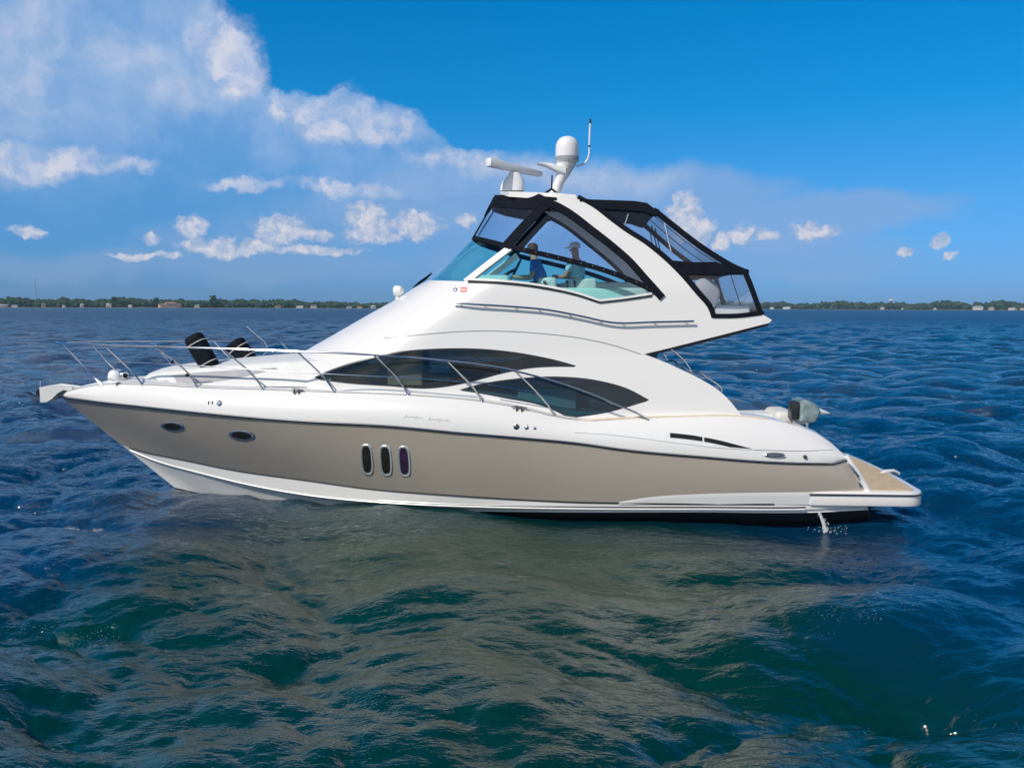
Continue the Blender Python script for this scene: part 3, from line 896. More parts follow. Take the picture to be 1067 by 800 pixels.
panel('arch_curtain_border', 'canvas', strip_px([(563, 207.5), (590, 220.8), (617.5, 241), (640, 258.5), (655, 271.5), (672, 290.5), (690, 310.5)], [8.5, 7.5, 7, 7.5]), off=.03, thick=.04)
m = MB(); m.tube([shell(*inv(x, y)) + (-.01, 0, 0) for x, y in ((494, 247), (505, 228), (515, 211))], .014, 6); m.pair('curtain_zip', 'canvas', yacht)
cross_plate('front_bimini', 'canvas', [(515, 205.5), (530, 204), (548, 203.5), (566, 204.5), (580, 206)], .05, inset=-.02, crown=.06)
# aft enclosure
panel('aft_curtain', MAT['clear'], [(622, 215), (650, 218.5), (684, 222), (700, 233), (730, 256), (745, 272), (704, 276), (690, 265), (670, 250), (655, 240.5), (640, 230)], off=-.02)
panel('aft_lower_curtain', MAT['clear'], [(716, 284), (776, 284), (783, 300), (791, 326), (745, 329), (741, 321), (727, 302)], off=-.02)
panel('aft_arch_border', 'canvas', strip_px([(602, 205), (618, 213.5), (640, 230), (655, 240.8), (670, 250), (690, 265.5), (711, 285.5), (727, 304), (741, 321.5), (744, 330.5)], [4, 5, 5, 5.5, 6, 5.5]), off=.012, thick=.04)
panel('aft_valance', 'canvas', [(605, 207.3), (613, 208.2), (640, 209), (662, 210), (674, 212), (684, 219.5), (688, 224.5), (682, 225), (668, 220.5), (645, 219), (626, 218)], off=.02, thick=.05)
panel('aft_canvas_band', 'canvas', [(700, 271.5), (722, 273.4), (745, 273.2), (760, 277), (778.5, 281), (777, 286), (745, 286.6), (714, 285.5)], off=.01, thick=.03)
panel('aft_bow_edge', 'canvas', strip_px([(681, 218.5), (690, 225.5), (700, 233.5), (730, 256.5), (750, 269.5), (764, 277.5), (779, 284)], 5.0), off=.015, thick=.05)
panel('aft_corner_edge', 'canvas', strip_px([(776, 282), (783, 299), (788, 313), (793, 327)], 5.0), off=.012, thick=.05)
panel('aft_bottom_edge', 'canvas', strip_px([(743, 329.3), (768, 329), (794, 326)], 4.6), off=.014, thick=.04)
cross_plate('aft_bimini', 'canvas', [(604, 207), (625, 208.7), (645, 209.2), (662, 210.3), (674, 212.6), (684, 219.5)], .05, inset=-.02, crown=.05)
# rear curtain across the back of the enclosure: clear panes, canvas edge and centre strip
rc_px = sm([(685, 221), (700, 233), (730, 256), (750, 269), (778, 283)], 9)
rl_px = sm([(778, 284), (784, 300), (793, 326)], 8)
def across(name, mat, pts, ys, joint=True):
    e = [shell(*inv(x, y)) for x, y in pts]
    m = MB(); m.grid([[(p[0], p[1] * k, p[2] + .04 * (1 - k * k)) for k in ys] for p in e]); return m.build(name, mat, yacht)
for ya, yb in ((-.97, -.36), (-.28, .28), (.36, .97)):
    across('rear_curtain', MAT['clear'], rc_px, np.linspace(ya, yb, 5))
for ya, yb in ((-.36, -.28), (.28, .36)):
    across('rear_curtain_strip', 'canvas', rc_px, np.linspace(ya, yb, 3))
for ya, yb in ((-.97, -.03), (.03, .97)):
    across('rear_lower_curtain', MAT['clear'], rl_px, np.linspace(ya, yb, 5))
across('rear_lower_strip', 'canvas', rl_px, np.linspace(-.03, .03, 3))
e = [shell(*inv(x, y)) for x, y in ((778, 283), (794, 327), (685, 220.5))]
for p in e:
    m = MB(); m.tube([(p[0], p[1] * k, p[2] + .04 * (1 - k * k)) for k in np.linspace(-1, 1, 9)], .045, 8); m.build('rear_canvas_hem', 'canvas', yacht)
# snap fasteners on the screen rail
for t in np.linspace(.1, .93, 12):
    q = hermite([(531, 257.4), (580, 268.4), (636, 283.8), (662, 294), (684, 305)], 1, [t])[0]
    s_, z_ = inv(q[0], q[1]); m = MB(); m.ico(shell(s_, z_) + normal(s_, z_) * .024, .011, 1); m.pair('snap_fastener', 'steel', yacht)
# steel bows of the enclosure, inside
for pp in (((648, 243), (655, 222)), ((700, 262), (693, 232))):
    m = MB(); m.tube([shell(*inv(*q)) + (0, .08, 0) for q in pp], .016, 6); m.pair('canopy_frame', 'steel', yacht)
for pp in (((690, 226), (700, 262)), ((694, 229), (704, 266))):
    m = MB(); m.tube([shell(*inv(*q)) * (1, 0, 1) + (0, .5, 0) for q in pp], .012, 6); m.build('curtain_strap', 'canvas', yacht)

# arch top plate carrying the radar
m = MB()
zt_ = float(P(545, 204.5, -.9)[2])
pl = [(521, 202.5, -.35), (530, 205, -.85), (560, 207, -1.02), (600, 206, -1.06)]
near = W3(pl); top = W3([(521, 199.5, -.35), (530, 199.6, -.85), (560, 200.5, -1.0), (600, 203, -1.04)])
m.grid([[p * (1, k, 1) for k in np.linspace(1, -1, 9)] for p in top], flip=True)
m.grid([[p * (1, k, 1) for k in np.linspace(1, -1, 9)] for p in near])
m.grid([near, top], flip=True); m.grid([[p * (1, -1, 1) for p in near], [p * (1, -1, 1) for p in top]])
m.grid([[near[0] * (1, k, 1) for k in np.linspace(1, -1, 9)], [top[0] * (1, k, 1) for k in np.linspace(1, -1, 9)]])
m.build('radar_arch_top', 'white', yacht, angle=40)

# ------------------------------------------------------------------ radar, radome, aerial
a, b = P(508.5, 169, -.55), P(563.5, 181.8, .35)
ax = (b - a) / np.linalg.norm(b - a); sd_ = np.cross(ax, (0, 0, 1)); sd_ /= np.linalg.norm(sd_); up_ = np.cross(sd_, ax)
def beam(a, b, w0, h0, w1, h1):
    v = [a + sd_ * sx * w0 / 2 + up_ * sz * h0 / 2 for sx, sz in ((-1, -1), (1, -1), (1, 1), (-1, 1))] + [b + sd_ * sx * w1 / 2 + up_ * sz * h1 / 2 for sx, sz in ((-1, -1), (1, -1), (1, 1), (-1, 1))]
    return v, [(0, 1, 2, 3), (7, 6, 5, 4), (0, 4, 5, 1), (1, 5, 6, 2), (2, 6, 7, 3), (3, 7, 4, 0)]
m = MB(); m.add(*beam(a, b, .15, .15, .12, .095)); rs = m.build('radar_scanner', 'plastic', yacht, bevel=.02)
m = MB()
prof = [((521, 199.5), (546, 199.5)), ((521.5, 194), (546.8, 195)), ((524, 188), (546.5, 190)), ((529, 183.5), (544, 184.5)), ((531, 180), (542, 181))]
rows = []
for (l, r) in prof:
    A_, B_ = P(*l, -.05), P(*r, -.05)
    c = (A_ + B_) / 2; hx = (B_[0] - A_[0]) / 2; hy = .16
    rows.append([(c[0] + hx * math.copysign(abs(math.cos(t)) ** .6, math.cos(t)), c[1] + hy * math.copysign(abs(math.sin(t)) ** .6, math.sin(t)), c[2]) for t in np.linspace(0, 2 * math.pi, 21)])
m.grid(rows); m.build('radar_pedestal', 'plastic', rs)
# mast leaning aft, with the flat wing
rows = []
for (x, y, r) in ((578, 201, .105), (582.5, 190, .10), (586, 184, .115), (588, 178, .145), (590.5, 170, .185)):
    c = P(x, y, 0.05)
    rows.append([(c[0] + r * math.cos(t), c[1] + r * math.sin(t), c[2]) for t in np.linspace(0, 2 * math.pi, 17)])
m = MB(); m.grid(rows); mast = m.build('radome_mast', 'plastic', yacht)
m = MB()
wv = W3([(559.5, 169.5, -.12), (572, 169.5, -.12), (590, 174, -.12), (590, 181, -.12), (580, 177.5, -.12), (568, 171.5, -.12)])
n = len(wv)
m.add(wv + [p + (0, .34, 0) for p in wv], [tuple(range(n - 1, -1, -1)), tuple(range(n, 2 * n))] + [(i, (i + 1) % n, n + (i + 1) % n, n + i) for i in range(n)])
m.build('mast_wing', 'plastic', mast, bevel=.012)
c = P(591, 168.6, .05); r_ = .214
m = MB(); m.lathe(c, [(r_ * .80, -.025), (r_ * .97, 0), (r_ * 1.0, .06), (r_, .235), (r_ * .97, .295), (r_ * .88, .355), (r_ * .70, .408), (r_ * .45, .44), (r_ * .2, .453), (.004, .456)], 28)
rd = m.build('radome', 'plastic', yacht, angle=60)
m = MB(); m.lathe(c, [(r_ * 1.008, .012), (r_ * 1.012, .03), (r_ * 1.012, .075), (r_ * 1.006, .085)], 28); m.build('radome_band', 'greyband', rd)
pts = sm([(600, 173.3), (607, 171.5), (611.5, 168), (613.6, 162), (614, 152), (614.4, 140), (615, 128)], 5)
m = MB(); m.tube([P(x, y, .1) for x, y in pts], .017, 8); an = m.build('aerial', 'plastic', yacht)
m = MB(); m.tube([P(615, 128.5, .1), P(615.2, 124, .1)], [.024, .012], 8); m.build('aerial_tip', 'rubber', an); m = MB(); m.tube([P(614.1, 153.5, .1), P(614.1, 151.5, .1)], .019, 8); m.build('aerial_ring', 'rubber', an)
m = MB(); m.tube([P(575.2, 183, -.4), P(574.8, 197.5, -.4)], .016, 6); m.tube([P(574.8, 197, -.4), P(565, 203.5, -.7)], .02, 6); m.tube([P(574.8, 197, -.4), P(583, 203.5, -.7)], .02, 6)
m.build('aerial_bracket', 'rubber', yacht)

# ------------------------------------------------------------------ flybridge furniture
def block(name, mat, px0, px1, py0, py1, Y, dy, bev=.06, taper=1.0):
    a = P(px0, py1, Y); b = P(px1, py0, Y)
    m = MB(); m.box(((a[0] + b[0]) / 2, Y + dy / 2, (a[2] + b[2]) / 2), (b[0] - a[0], dy, b[2] - a[2]), taper=taper)
    return m.build(name, mat, yacht, bevel=bev, bseg=3)
block('helm_dash', 'white', 490, 534, 286, 330, -.9, 1.8, .08, .85)
block('side_bench', 'vinyl', 575, 676, 300, 330, -1.18, .5, .05)
block('bench_back', 'vinyl', 600, 690, 294, 312, .6, .3, .05)
block('helm_seat', 'vinyl', 560, 580, 289, 330, -.75, .5, .05)
block('companion_seat', 'vinyl', 592, 622, 290, 330, -.3, .6, .05)
block('aft_bench', 'vinyl', 745, 782, 318, 332, -1.0, 2.0, .04)
cc = P(733, 306, -.6)
m = MB(); m.lathe(cc - (0, .06, 0), [(.02, 0), (.24, 0), (.27, .03), (.27, .09), (.23, .12), (.02, .12)], 26, axis=(0.25, 1, 0)); m.build('aft_seat_back', 'grey', yacht, angle=50)  # white seat back, its dimness under the canopy painted as grey
m = MB()
cwh = P(538, 280, -.55)
ringp = [cwh + np.array((.17 * math.cos(t) * .5, .19 * math.sin(t), .17 * math.cos(t))) for t in np.linspace(0, 2 * math.pi, 25)]
m.tube(ringp, .014, 6); m.tube([cwh, cwh + (-.22, 0, -.12)], .03, 6)
for k in range(3): m.tube([cwh, ringp[k * 8]], .01, 6)
m.build('steering_wheel', 'rubber', yacht)

# flybridge side rail
fl = sm([(473, 317.3), (500, 318), (530, 319.7), (572, 323.6), (605, 329.8), (638, 336.5), (680, 336), (722.5, 335)], 8)
fp = [shell(*inv(x, y)) + normal(*inv(x, y)) * .075 for x, y in fl]
m = MB(); m.tube(fp, .017, 8)
for i in np.linspace(1, len(fl) - 2, 9).astype(int):
    x, y = fl[i]; m.tube([fp[i], shell(*inv(x, y + 1.0))], .010, 6)
near_r = m
near_r.build('flybridge_handrail', 'steel', yacht); near_r.mirrored().build('flybridge_handrail', 'steel', yacht)
# dark wiper cowl and spotlight on the brow
m = MB(); m.tube([P(x, y, .0) for x, y in ((430.5, 299.6), (437, 294.6), (444, 289.8), (450, 284.5))], [.010, .026, .026, .012], 8); m.build('brow_cowl', 'canvas', yacht)
m = MB(); c = P(415.5, 303, -.25)
m.lathe(c - (.08, 0, 0), [(.03, -.02), (.09, 0), (.098, .05), (.09, .13), (.05, .17), (.01, .18)], 16, axis=(1, -.1, .0)); m.tube([c + (-.02, 0, -.03), c + (-.03, 0, -.17)], .035, 8)
m.build('spotlight', 'plastic', yacht)
# sticker, little lamp
q = inv(483.3, 302)
def decal(name, mat, px0, py0, px1, py1, off, parent=yacht):
    return panel(name, mat, [(px0, py0), (px1, py0), (px1, py1), (px0, py1)], parent=parent, both=False, off=off, thick=.004, step=20)
rs_ = decal('registration_sticker', 'red', 480, 299.6, 486.8, 304.6, .006)
for (x0_, y0_, x1_, y1_) in ((480.9, 301.2, 482.2, 303.2), (482.8, 301.2, 484, 303.2), (484.6, 301.2, 485.9, 303.2)):
    decal('sticker_digit', 'vinyl', x0_, y0_, x1_, y1_, .009, rs_)
s_, z_ = inv(474.5, 302)
m = MB(); m.lathe(shell(s_, z_), [(.035, 0), (.035, .012), (.02, .02), (.002, .022)], 14, axis=tuple(normal(s_, z_))); m.build('side_lamp', 'steel', yacht)

# pipe rail on the cockpit wing
m = MB(); m.tube([P(x, y, -1.62) for x, y in sm([(699, 364), (706, 369.5), (714, 377.5), (720.5, 387.5)], 4)], .015, 8)
m.tube([P(x, y, -1.64) for x, y in sm([(720.5, 388), (725, 387.2), (737, 394), (748, 401), (751.5, 404.5), (752, 408)], 4)], .017, 8)
m.build('wing_grab_rail', 'steel', yacht); m.mirrored().build('wing_grab_rail', 'steel', yacht)

# ------------------------------------------------------------------ trunk on the foredeck
trk_b = [(150, 400.2, -.45), (170, 401, -.75), (205, 402, -1.0), (245, 402.5, -1.18), (290, 402.5, -1.35), (345, 404, -1.45)]
trk_t = [(149.5, 395.5, -.40), (160, 391, -.62), (188.7, 386.6, -.82), (222, 383.5, -.98), (262, 380, -1.10), (300, 377.5, -1.18), (345, 376, -1.22)]
tb = hermite(W3(trk_b), 24); tt = hermite(W3(trk_t), 24)
m = MB()
m.grid(lerp_rows(tb, tt, 4, .02), flip=True)
m.pair('trunk_side', 'deck', yacht, angle=60)
rows = []
for k in (1, .96, .85, .6, .3, 0):
    q = tt.copy(); q[:, 1] = tt[:, 1] * k; q[:, 2] += .10 * (1 - k * k) + (.012 if k < 1 else 0); rows.append(q)
m = MB(); m.grid(rows, flip=True); m.mirror(); m.build('trunk_top', 'deck', yacht, angle=60)
m = MB(); m.add([p + (0, 0, 0) for p in (tb[0], tt[0], tt[0] * (1, -1, 1), tb[0] * (1, -1, 1))], [(0, 1, 2, 3)]); m.build('trunk_front', 'deck', yacht, smooth=False)
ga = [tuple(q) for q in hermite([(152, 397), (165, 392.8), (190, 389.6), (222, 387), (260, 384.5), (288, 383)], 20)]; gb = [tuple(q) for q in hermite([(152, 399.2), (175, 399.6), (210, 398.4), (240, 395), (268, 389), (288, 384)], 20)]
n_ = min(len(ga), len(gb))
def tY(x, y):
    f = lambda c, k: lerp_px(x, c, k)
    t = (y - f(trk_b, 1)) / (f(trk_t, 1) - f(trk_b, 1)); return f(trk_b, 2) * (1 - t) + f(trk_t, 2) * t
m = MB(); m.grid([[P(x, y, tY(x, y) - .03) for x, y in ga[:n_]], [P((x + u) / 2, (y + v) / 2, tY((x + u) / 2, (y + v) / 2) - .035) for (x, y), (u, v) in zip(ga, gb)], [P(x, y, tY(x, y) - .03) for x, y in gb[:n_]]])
m.pair('trunk_shade_band', 'grey', yacht)  # shade on the trunk's side face, painted as a grey band
# skylight hatch on the trunk
hc = P(243, 381.5, -.35)
m = MB(); m.box((hc[0], 0, hc[2] + .075), (.62, .62, .035)); ho = m.build('deck_hatch', MAT['port_glass'], yacht, bevel=.012)
m = MB(); m.box((hc[0], 0, hc[2] + .05), (.70, .70, .03)); m.build('hatch_frame', 'plastic', ho, bevel=.01)

# pulpit and anchor roller
m = MB()
side = [(41, 403.5), (54, 401), (75, 403.5), (75, 408.5), (66, 406.2), (60, 409.5), (54, 415.5), (48, 419), (42, 419)]
for sgn in (1, -1):
    e0 = [P(x, y, -.17) for x, y in side]; e1 = [p + (0, .05, 0) for p in e0]
    n = len(e0); mm = MB(); mm.add(e0 + e1, [tuple(range(n)), tuple(range(2 * n - 1, n - 1, -1))] + [(i, n + i, n + (i + 1) % n, (i + 1) % n) for i in range(n)])
    m.add(*( (mm.v, mm.f) if sgn > 0 else (mm.mirrored().v, mm.mirrored().f)))
tp_ = [P(41, 404.5, -.17), P(54, 402.2, -.17), P(78, 404.5, -.17)]
m.grid([[p * (1, k, 1) for k in (1, 0, -1)] for p in tp_], flip=True); m.grid([[p * (1, k, 1) - (0, 0, .05) for k in (1, 0, -1)] for p in tp_])
m.build('bow_pulpit', 'vinyl', yacht, angle=30)
m = MB(); m.tube([P(41.5, 397, 0), P(41.5, 412, 0)], .014, 8); m.build('pulpit_pin', 'steel', yacht)
rc = P(44, 409, 0)
m = MB(); m.lathe(rc - (0, .1, 0), [(.02, 0), (.07, 0), (.05, .1), (.07, .2), (.02, .2)], 14, axis=(0, 1, 0)); m.build('anchor_roller', 'rubber', yacht)

# windlass
c = P(121.5, 399.3, -.35)
m = MB(); m.lathe(c, [(.15, 0), (.15, .12), (.14, .19), (.10, .24), (.05, .26), (.004, .264)], 20); wl = m.build('windlass', 'plastic', yacht, angle=60)
m = MB(); c2 = P(128.5, 391, -.35); m.lathe(c2 + (-.06, 0, 0), [(.085, 0), (.085, .13), (.07, .15), (.04, .155), (.01, .14)], 18, axis=(1, -.55, 0)); m.build('windlass_drum', 'steel', wl, angle=40)
m = MB(); m.lathe(c2 + (.078, -.076, 0), [(.045, 0), (.045, .008), (.02, .012), (.01, .012)], 18, axis=(1, -.55, 0)); m.build('drum_face', 'rubber', wl)

# ------------------------------------------------------------------ bow rail
rail_px = [(58, 357.2, -.22), (65, 357.8, -.48), (86, 358.5, -.78), (107.7, 359.4, -1.02), (135, 360.3, -1.22), (162, 361, -1.38), (195, 362, -1.54), (232, 363.2, -1.68), (273, 364.8, -1.8), (318, 366.4, -1.9), (355, 367.8, -1.95),
           (390, 370, -1.98), (430, 372.8, -2.0), (466, 376.3, -2.02), (500, 380, -2.02), (537, 386.5, -2.02), (588, 401, -2.02), (646, 423, -2.0), (664, 430.5, -1.98), (676, 437, -1.96)]
rp = hermite(W3(rail_px), 90)
full = [p for p in rp[::-1]] + [rp[0] * (1, 0, 1) + (-.07, 0, 0)] + [p * (1, -1, 1) for p in rp]
m = MB(); m.tube(full, .0165, 8); brail = m.build('bow_rail', 'steel', yacht)
mid1 = hermite(W3([(88, 377, -.72), (130, 377.6, -1.12), (217, 381.8, -1.55), (300, 387.5, -1.82), (372, 391.2, -1.93), (435, 394.2, -1.97), (484, 398, -1.98)]), 50)
mid2 = hermite(W3([(508, 400.6, -1.99), (532, 404.6, -2.0), (558, 409.4, -2.0)]), 8)
for q in (mid1, mid2):
    for k in (1, -1):
        m = MB(); m.tube([p * (1, k, 1) for p in q], .0095, 6); m.build('mid_rail', 'steel', brail)
posts = [((65, 358, -.48), (104, 399, -.55), (106.5, 401.5, -.58)), ((107.7, 359.6, -1.02), (146, 397.5, -.90), (149, 402, -.93)), ((162, 361, -1.38), (202, 397, -1.20), (205.5, 404.5, -1.22)),
         ((232, 363.3, -1.68), (270, 399, -1.50), (274.5, 406.5, -1.52)), ((309.5, 366, -1.88), (344, 401.5, -1.72), (348.5, 409, -1.74)), ((390, 370.2, -1.98), (421.5, 404.5, -1.86), (425.5, 412, -1.88)),
         ((466, 376.5, -2.02), (498.5, 411.5, -1.95), (502.5, 418.5, -1.96)), ((537.6, 387, -2.02), (576, 430, -1.98), (580, 437.5, -1.98))]
for p3 in posts:
    for k in (1, -1):
        m = MB(); pts = hermite([q * (1, k, 1) for q in W3(p3)], 8)
        m.tube(pts, .0155, 8); po = m.build('stanchion', 'steel', brail)
        m = MB(); m.lathe(pts[-1] - (0, 0, .01), [(.035, 0), (.033, .014), (.02, .03), (.016, .032)], 12); m.build('stanchion_foot', 'steel', brail)
m = MB()
for q in ((179.5, 377, -1.32), (195, 391, -1.25)): 
    p = P(*q); m.ico(p, .035, 1, scale=(1.2, .9, .9))
m.build('rail_clamp', 'rubber', brail)
m = MB(); m.tube([P(178, 376.5, -1.33), P(188.5, 368.5, -1.5)], .009, 6); m.build('rod_holder', 'steel', brail)

# ------------------------------------------------------------------ fittings on the side
def deck_side(px, py, off=0.0):
    a = (lerp_px(px, R_px, 1), lerp_px(px, R_px, 2)); b = (lerp_px(px, E_px, 1), lerp_px(px, E_px, 2))
    t = min(1, max(0, (py - a[0]) / (b[0] - a[0])))
    return P(px, py, a[1] + (b[1] - a[1]) * t ** 2.2 - .012 * math.sin(math.pi * t) - off)
from mathutils.bvhtree import BVHTree
def bvh_of(*obs):
    vv, ff = [], []
    for o in obs:
        k = len(vv); vv += [v.co.copy() for v in o.data.vertices]; ff += [tuple(i + k for i in p.vertices) for p in o.data.polygons]
    return BVHTree.FromPolygons(vv, ff)
hull_tree, top_tree = bvh_of(hull_o), bvh_of(top_o)
def surf(tree, px, py, off):
    hit, nrm, _, _ = tree.ray_cast(Vector(CAM), Vector(ray(px, py)).normalized())
    if nrm.y > 0: nrm = -nrm
    return np.array(hit + nrm * off)
def hull_pt(px, py, off=0.0): return surf(hull_tree, px, py, off)
def deck_side(px, py, off=0.0):
    try: return surf(top_tree, px, py, off)
    except Exception: return P(px, py, -2.0)
def oval(name, cx, cy, rx, ry, parent=yacht, tilt=0.0):
    """a chrome-rimmed oval port let into the hull"""
    ot, inn, gl = [], [], []
    for k in range(28):
        t = 2 * math.pi * k / 28
        u, v = math.cos(t), math.sin(t)
        f = lambda s, o: hull_pt(cx + s * (rx * u), cy + s * ry * v + tilt * rx * u * s, o)
        ot.append(f(1, .004)); inn.append((f(.9, .014))); gl.append(f(.74, .010))
    n = 28; m = MB(); m.add(ot + inn + gl, [(i, n + i, n + (i + 1) % n, (i + 1) % n) for i in range(n)] + [(n + i, 2 * n + i, 2 * n + (i + 1) % n, n + (i + 1) % n) for i in range(n)])
    o = m.build(name, 'steel', parent, angle=60)
    m = MB(); m.add(gl, [tuple(range(n))]); m.build('porthole_glass', 'darkport', o, smooth=False)
    m2 = MB(); m2.v = list(map(tuple, ot + inn + gl)); 
    return o
oval('oval_porthole', 180, 444.3, 12.5, 4.6, tilt=.08)
oval('oval_porthole', 252, 453.6, 14, 5.2, tilt=.08)
for i, (cx, cy, mt) in enumerate(((382.3, 478.5, 'boot'), (402, 479.6, 'boot'), (421.2, 480.3, 'purple'))):
    def capsule(k, o):
        out = []
        for j in range(32):
            t = 2 * math.pi * j / 32
            u = math.copysign(abs(math.cos(t)) ** .62, math.cos(t)); v = math.copysign(abs(math.sin(t)) ** .62, math.sin(t))
            out.append(hull_pt(cx + k * 6.6 * u + .06 * v * 16, cy + k_y(k) * 16 * v, o))
        return out
    k_y = lambda k: 1 - (1 - k) * .45
    a_, b_, c_ = capsule(1, .004), capsule(.92, .016), capsule(.64, .006)
    n = 32; m = MB(); m.add(a_ + b_ + c_, [(i, n + i, n + (i + 1) % n, (i + 1) % n) for i in range(n)] + [(n + i, 2 * n + i, 2 * n + (i + 1) % n, n + (i + 1) % n) for i in range(n)])
    o = m.build('upright_porthole', 'chrome', yacht, angle=60)
    m = MB(); m.add([p for p in capsule(.66, .012)], [tuple(range(n))]); m.build('porthole_pane', 'darkport' if mt == 'boot' else 'purple', o, smooth=False)
for (x, y, r) in ((538, 444.5, .048), (548.6, 445.2, .036), (557.2, 446, .024)):
    p = deck_side(x, y); m = MB(); m.lathe(p, [(r, 0), (r, .012), (r * .6, .022), (.003, .025)], 14, axis=(0, -1, .12)); m.build('through_hull_fitting', 'darksteel' if r > .04 else 'steel', yacht)
p = deck_side(228.6, 420); m = MB(); m.lathe(p, [(.05, 0), (.05, .014), (.035, .03), (.003, .034)], 16, axis=(-.2, -1, .2)); m.build('deck_filler_cap', 'steel', yacht)
for x in (217.5, 221.2):
    p = deck_side(x, 419.8); m = MB(); m.tube([p + (0, -.004, .03), p + (0, -.004, -.03)], .010, 5); m.build('small_fitting', 'darksteel', yacht)
def cleat(px, py, L, yy):
    c = P(px, py, yy); m = MB()
    m.tube([c + (-L / 2, 0, .055), c + (-L / 4, 0, .066), c + (L / 4, 0, .066 - .02), c + (L / 2, 0, .035)], .012, 6)
    for k in (-.16, .16): m.tube([c + (L * k, 0, -.02), c + (L * k, 0, .06)], .014, 6)
    m.build('mooring_cleat', 'darksteel', yacht)
cleat(309, 409, .24, -1.7); cleat(541, 427.3, .26, -2.04); cleat(123, 401.5, .12, -.75)
p = deck_side(806.5, 473.5); m = MB()
m.add([p + (.17 * math.cos(t), -.03, .035 * math.sin(t)) for t in np.linspace(0, 2 * math.pi, 24, endpoint=False)] + [p + (.14 * math.cos(t), -.045, .02 * math.sin(t)) for t in np.linspace(0, 2 * math.pi, 24, endpoint=False)],
      [(i, 24 + i, 24 + (i + 1) % 24, (i + 1) % 24) for i in range(24)] + [tuple(range(24, 48))]); m.build('fairlead', 'steel', yacht)
p = deck_side(838.5, 475.5, .01); m = MB(); m.lathe(p, [(.03, 0), (.03, .02), (.003, .03)], 12, axis=(0, -1, 0)); m.build('shore_power_socket', 'darksteel', yacht)
# engine-room vent: a long lens of grey with dark slots
vt = sm([(598, 450), (625, 449.6), (655, 450), (697, 451), (740, 456.5), (785, 467.8)], 8); vb = sm([(598, 450.8), (625, 452), (655, 455), (697, 460.5), (740, 465.5), (785, 468.6)], 8)
n_ = min(len(vt), len(vb)); vt = [tuple(q) for q in hermite(vt, 26)]; vb = [tuple(q) for q in hermite(vb, 26)]
m = MB(); m.grid([[deck_side(x, y, .012) for x, y in vt], [deck_side((x + u) / 2, (y + v) / 2, .006) for (x, y), (u, v) in zip(vt, vb)], [deck_side(x, y, .010) for x, y in vb]]); vo, vo2 = m.pair('engine_vent', 'liner', yacht)
for a_, b_ in ((698, 731.5), (733.5, 783)):
    xs_ = np.linspace(a_, b_, 12)
    u_ = [(x, float(np.interp(x, [q[0] for q in vt], [q[1] for q in vt]))) for x in xs_]
    m = MB(); m.grid([[deck_side(x, y + .3, .018) for x, y in u_], [deck_side(x, y + (4.6 if x < 760 else 4.6 * max(0.1, (784 - x) / 24)), .018) for x, y in u_]]); m.build('vent_slot', 'rubber', vo); m.mirrored().build('vent_slot', 'rubber', vo2)
ln = sm([(786, 468.6), (830, 469.8), (867, 468.8)], 8)
m = MB(); m.tube([deck_side(x, y, .002) for x, y in ln], .006, 5); m.pair('moulding_line', 'greyband', yacht)
ln = sm([(180, 399.8), (230, 401.3), (270, 402.6), (340, 407.6)], 8)
# faint script lettering, too worn to read
def squiggle(x0_, x1_, y, amp, n, ph):
    xs_ = np.linspace(x0_, x1_, n * 4)
    return [deck_side(x, y + (x - x0_) * .09 + amp * math.sin((x - x0_) * 1.7 + ph) * (0.6 + .4 * math.sin((x - x0_) * .6 + ph)), .004) for x in xs_]
m = MB(); m.tube(squiggle(421, 441, 433.6, 1.5, 12, 0.3), .004, 4); m.tube(squiggle(446, 468, 436.3, 1.9, 14, 1.1), .004, 4)
m.build('script_lettering', 'ink', yacht)

# cockpit seats glimpsed over the coaming
a = P(755, 441, -1.0); b = P(807, 430.5, -1.0)
m = MB(); m.box(((a[0] + b[0]) / 2, -.1, (a[2] + b[2]) / 2 - .2), (b[0] - a[0], 2.0, b[2] - a[2] + .4)); m.build('side_cockpit_seat', 'liner', yacht, bevel=.05, bseg=3)
a = P(806, 441, -1.2); b = P(829, 428, -1.2)
m = MB(); m.box(((a[0] + b[0]) / 2, -.3, (a[2] + b[2]) / 2 - .2), (b[0] - a[0], 2.0, b[2] - a[2] + .4)); m.build('aft_cockpit_seat', 'vinyl', yacht, bevel=.1, bseg=4)

# ================================================================== THINGS ON THE YACHT
# fenders lashed upright inside the bow rail
def fender(c0, c1, Y, r, label):
    a, b = P(*c0, Y), P(*c1, Y)
    root = tag(empty('fender', tuple(b)), label, 'fender', 'dark fenders standing at the bow rail')
    d = Vector(a - b); L = d.length; d.normalize()
    s1 = d.cross(Vector((0, 1, 0))).normalized(); s2 = d.cross(s1)
    m = MB(); rows = []
    for h, k in ((0, .02), (0, .75), (.03, .93), (.09, 1), (.5, 1.02), (L - .09, 1), (L - .03, .93), (L, .75), (L, .02)):
        rows.append([Vector(d * h) + s1 * (r * k * math.copysign(abs(math.cos(t)) ** .7, math.cos(t))) + s2 * (r * k * .9 * math.copysign(abs(math.sin(t)) ** .7, math.sin(t))) for t in np.linspace(0, 2 * math.pi, 25)])
    m.grid(rows, flip=True); m.build('fender_body', 'black', root, angle=50)
    m = MB()
    for h in (.14, L - .16):
        m.tube([d * h + s1 * (r * 1.05 * math.copysign(abs(math.cos(t)) ** .7, math.cos(t))) + s2 * (r * .97 * math.copysign(abs(math.sin(t)) ** .7, math.sin(t))) for t in np.linspace(0, 2 * math.pi, 25)], .010, 5, caps=False)
    for k in (-.5, -.3):
        m.tube([d * .14 + s1 * (r * k) + s2 * (-r * .97), d * (L - .16) + s1 * (r * k) + s2 * (-r * .97)], .009, 5)
    m.build('lashing', 'rope', root)
    return root
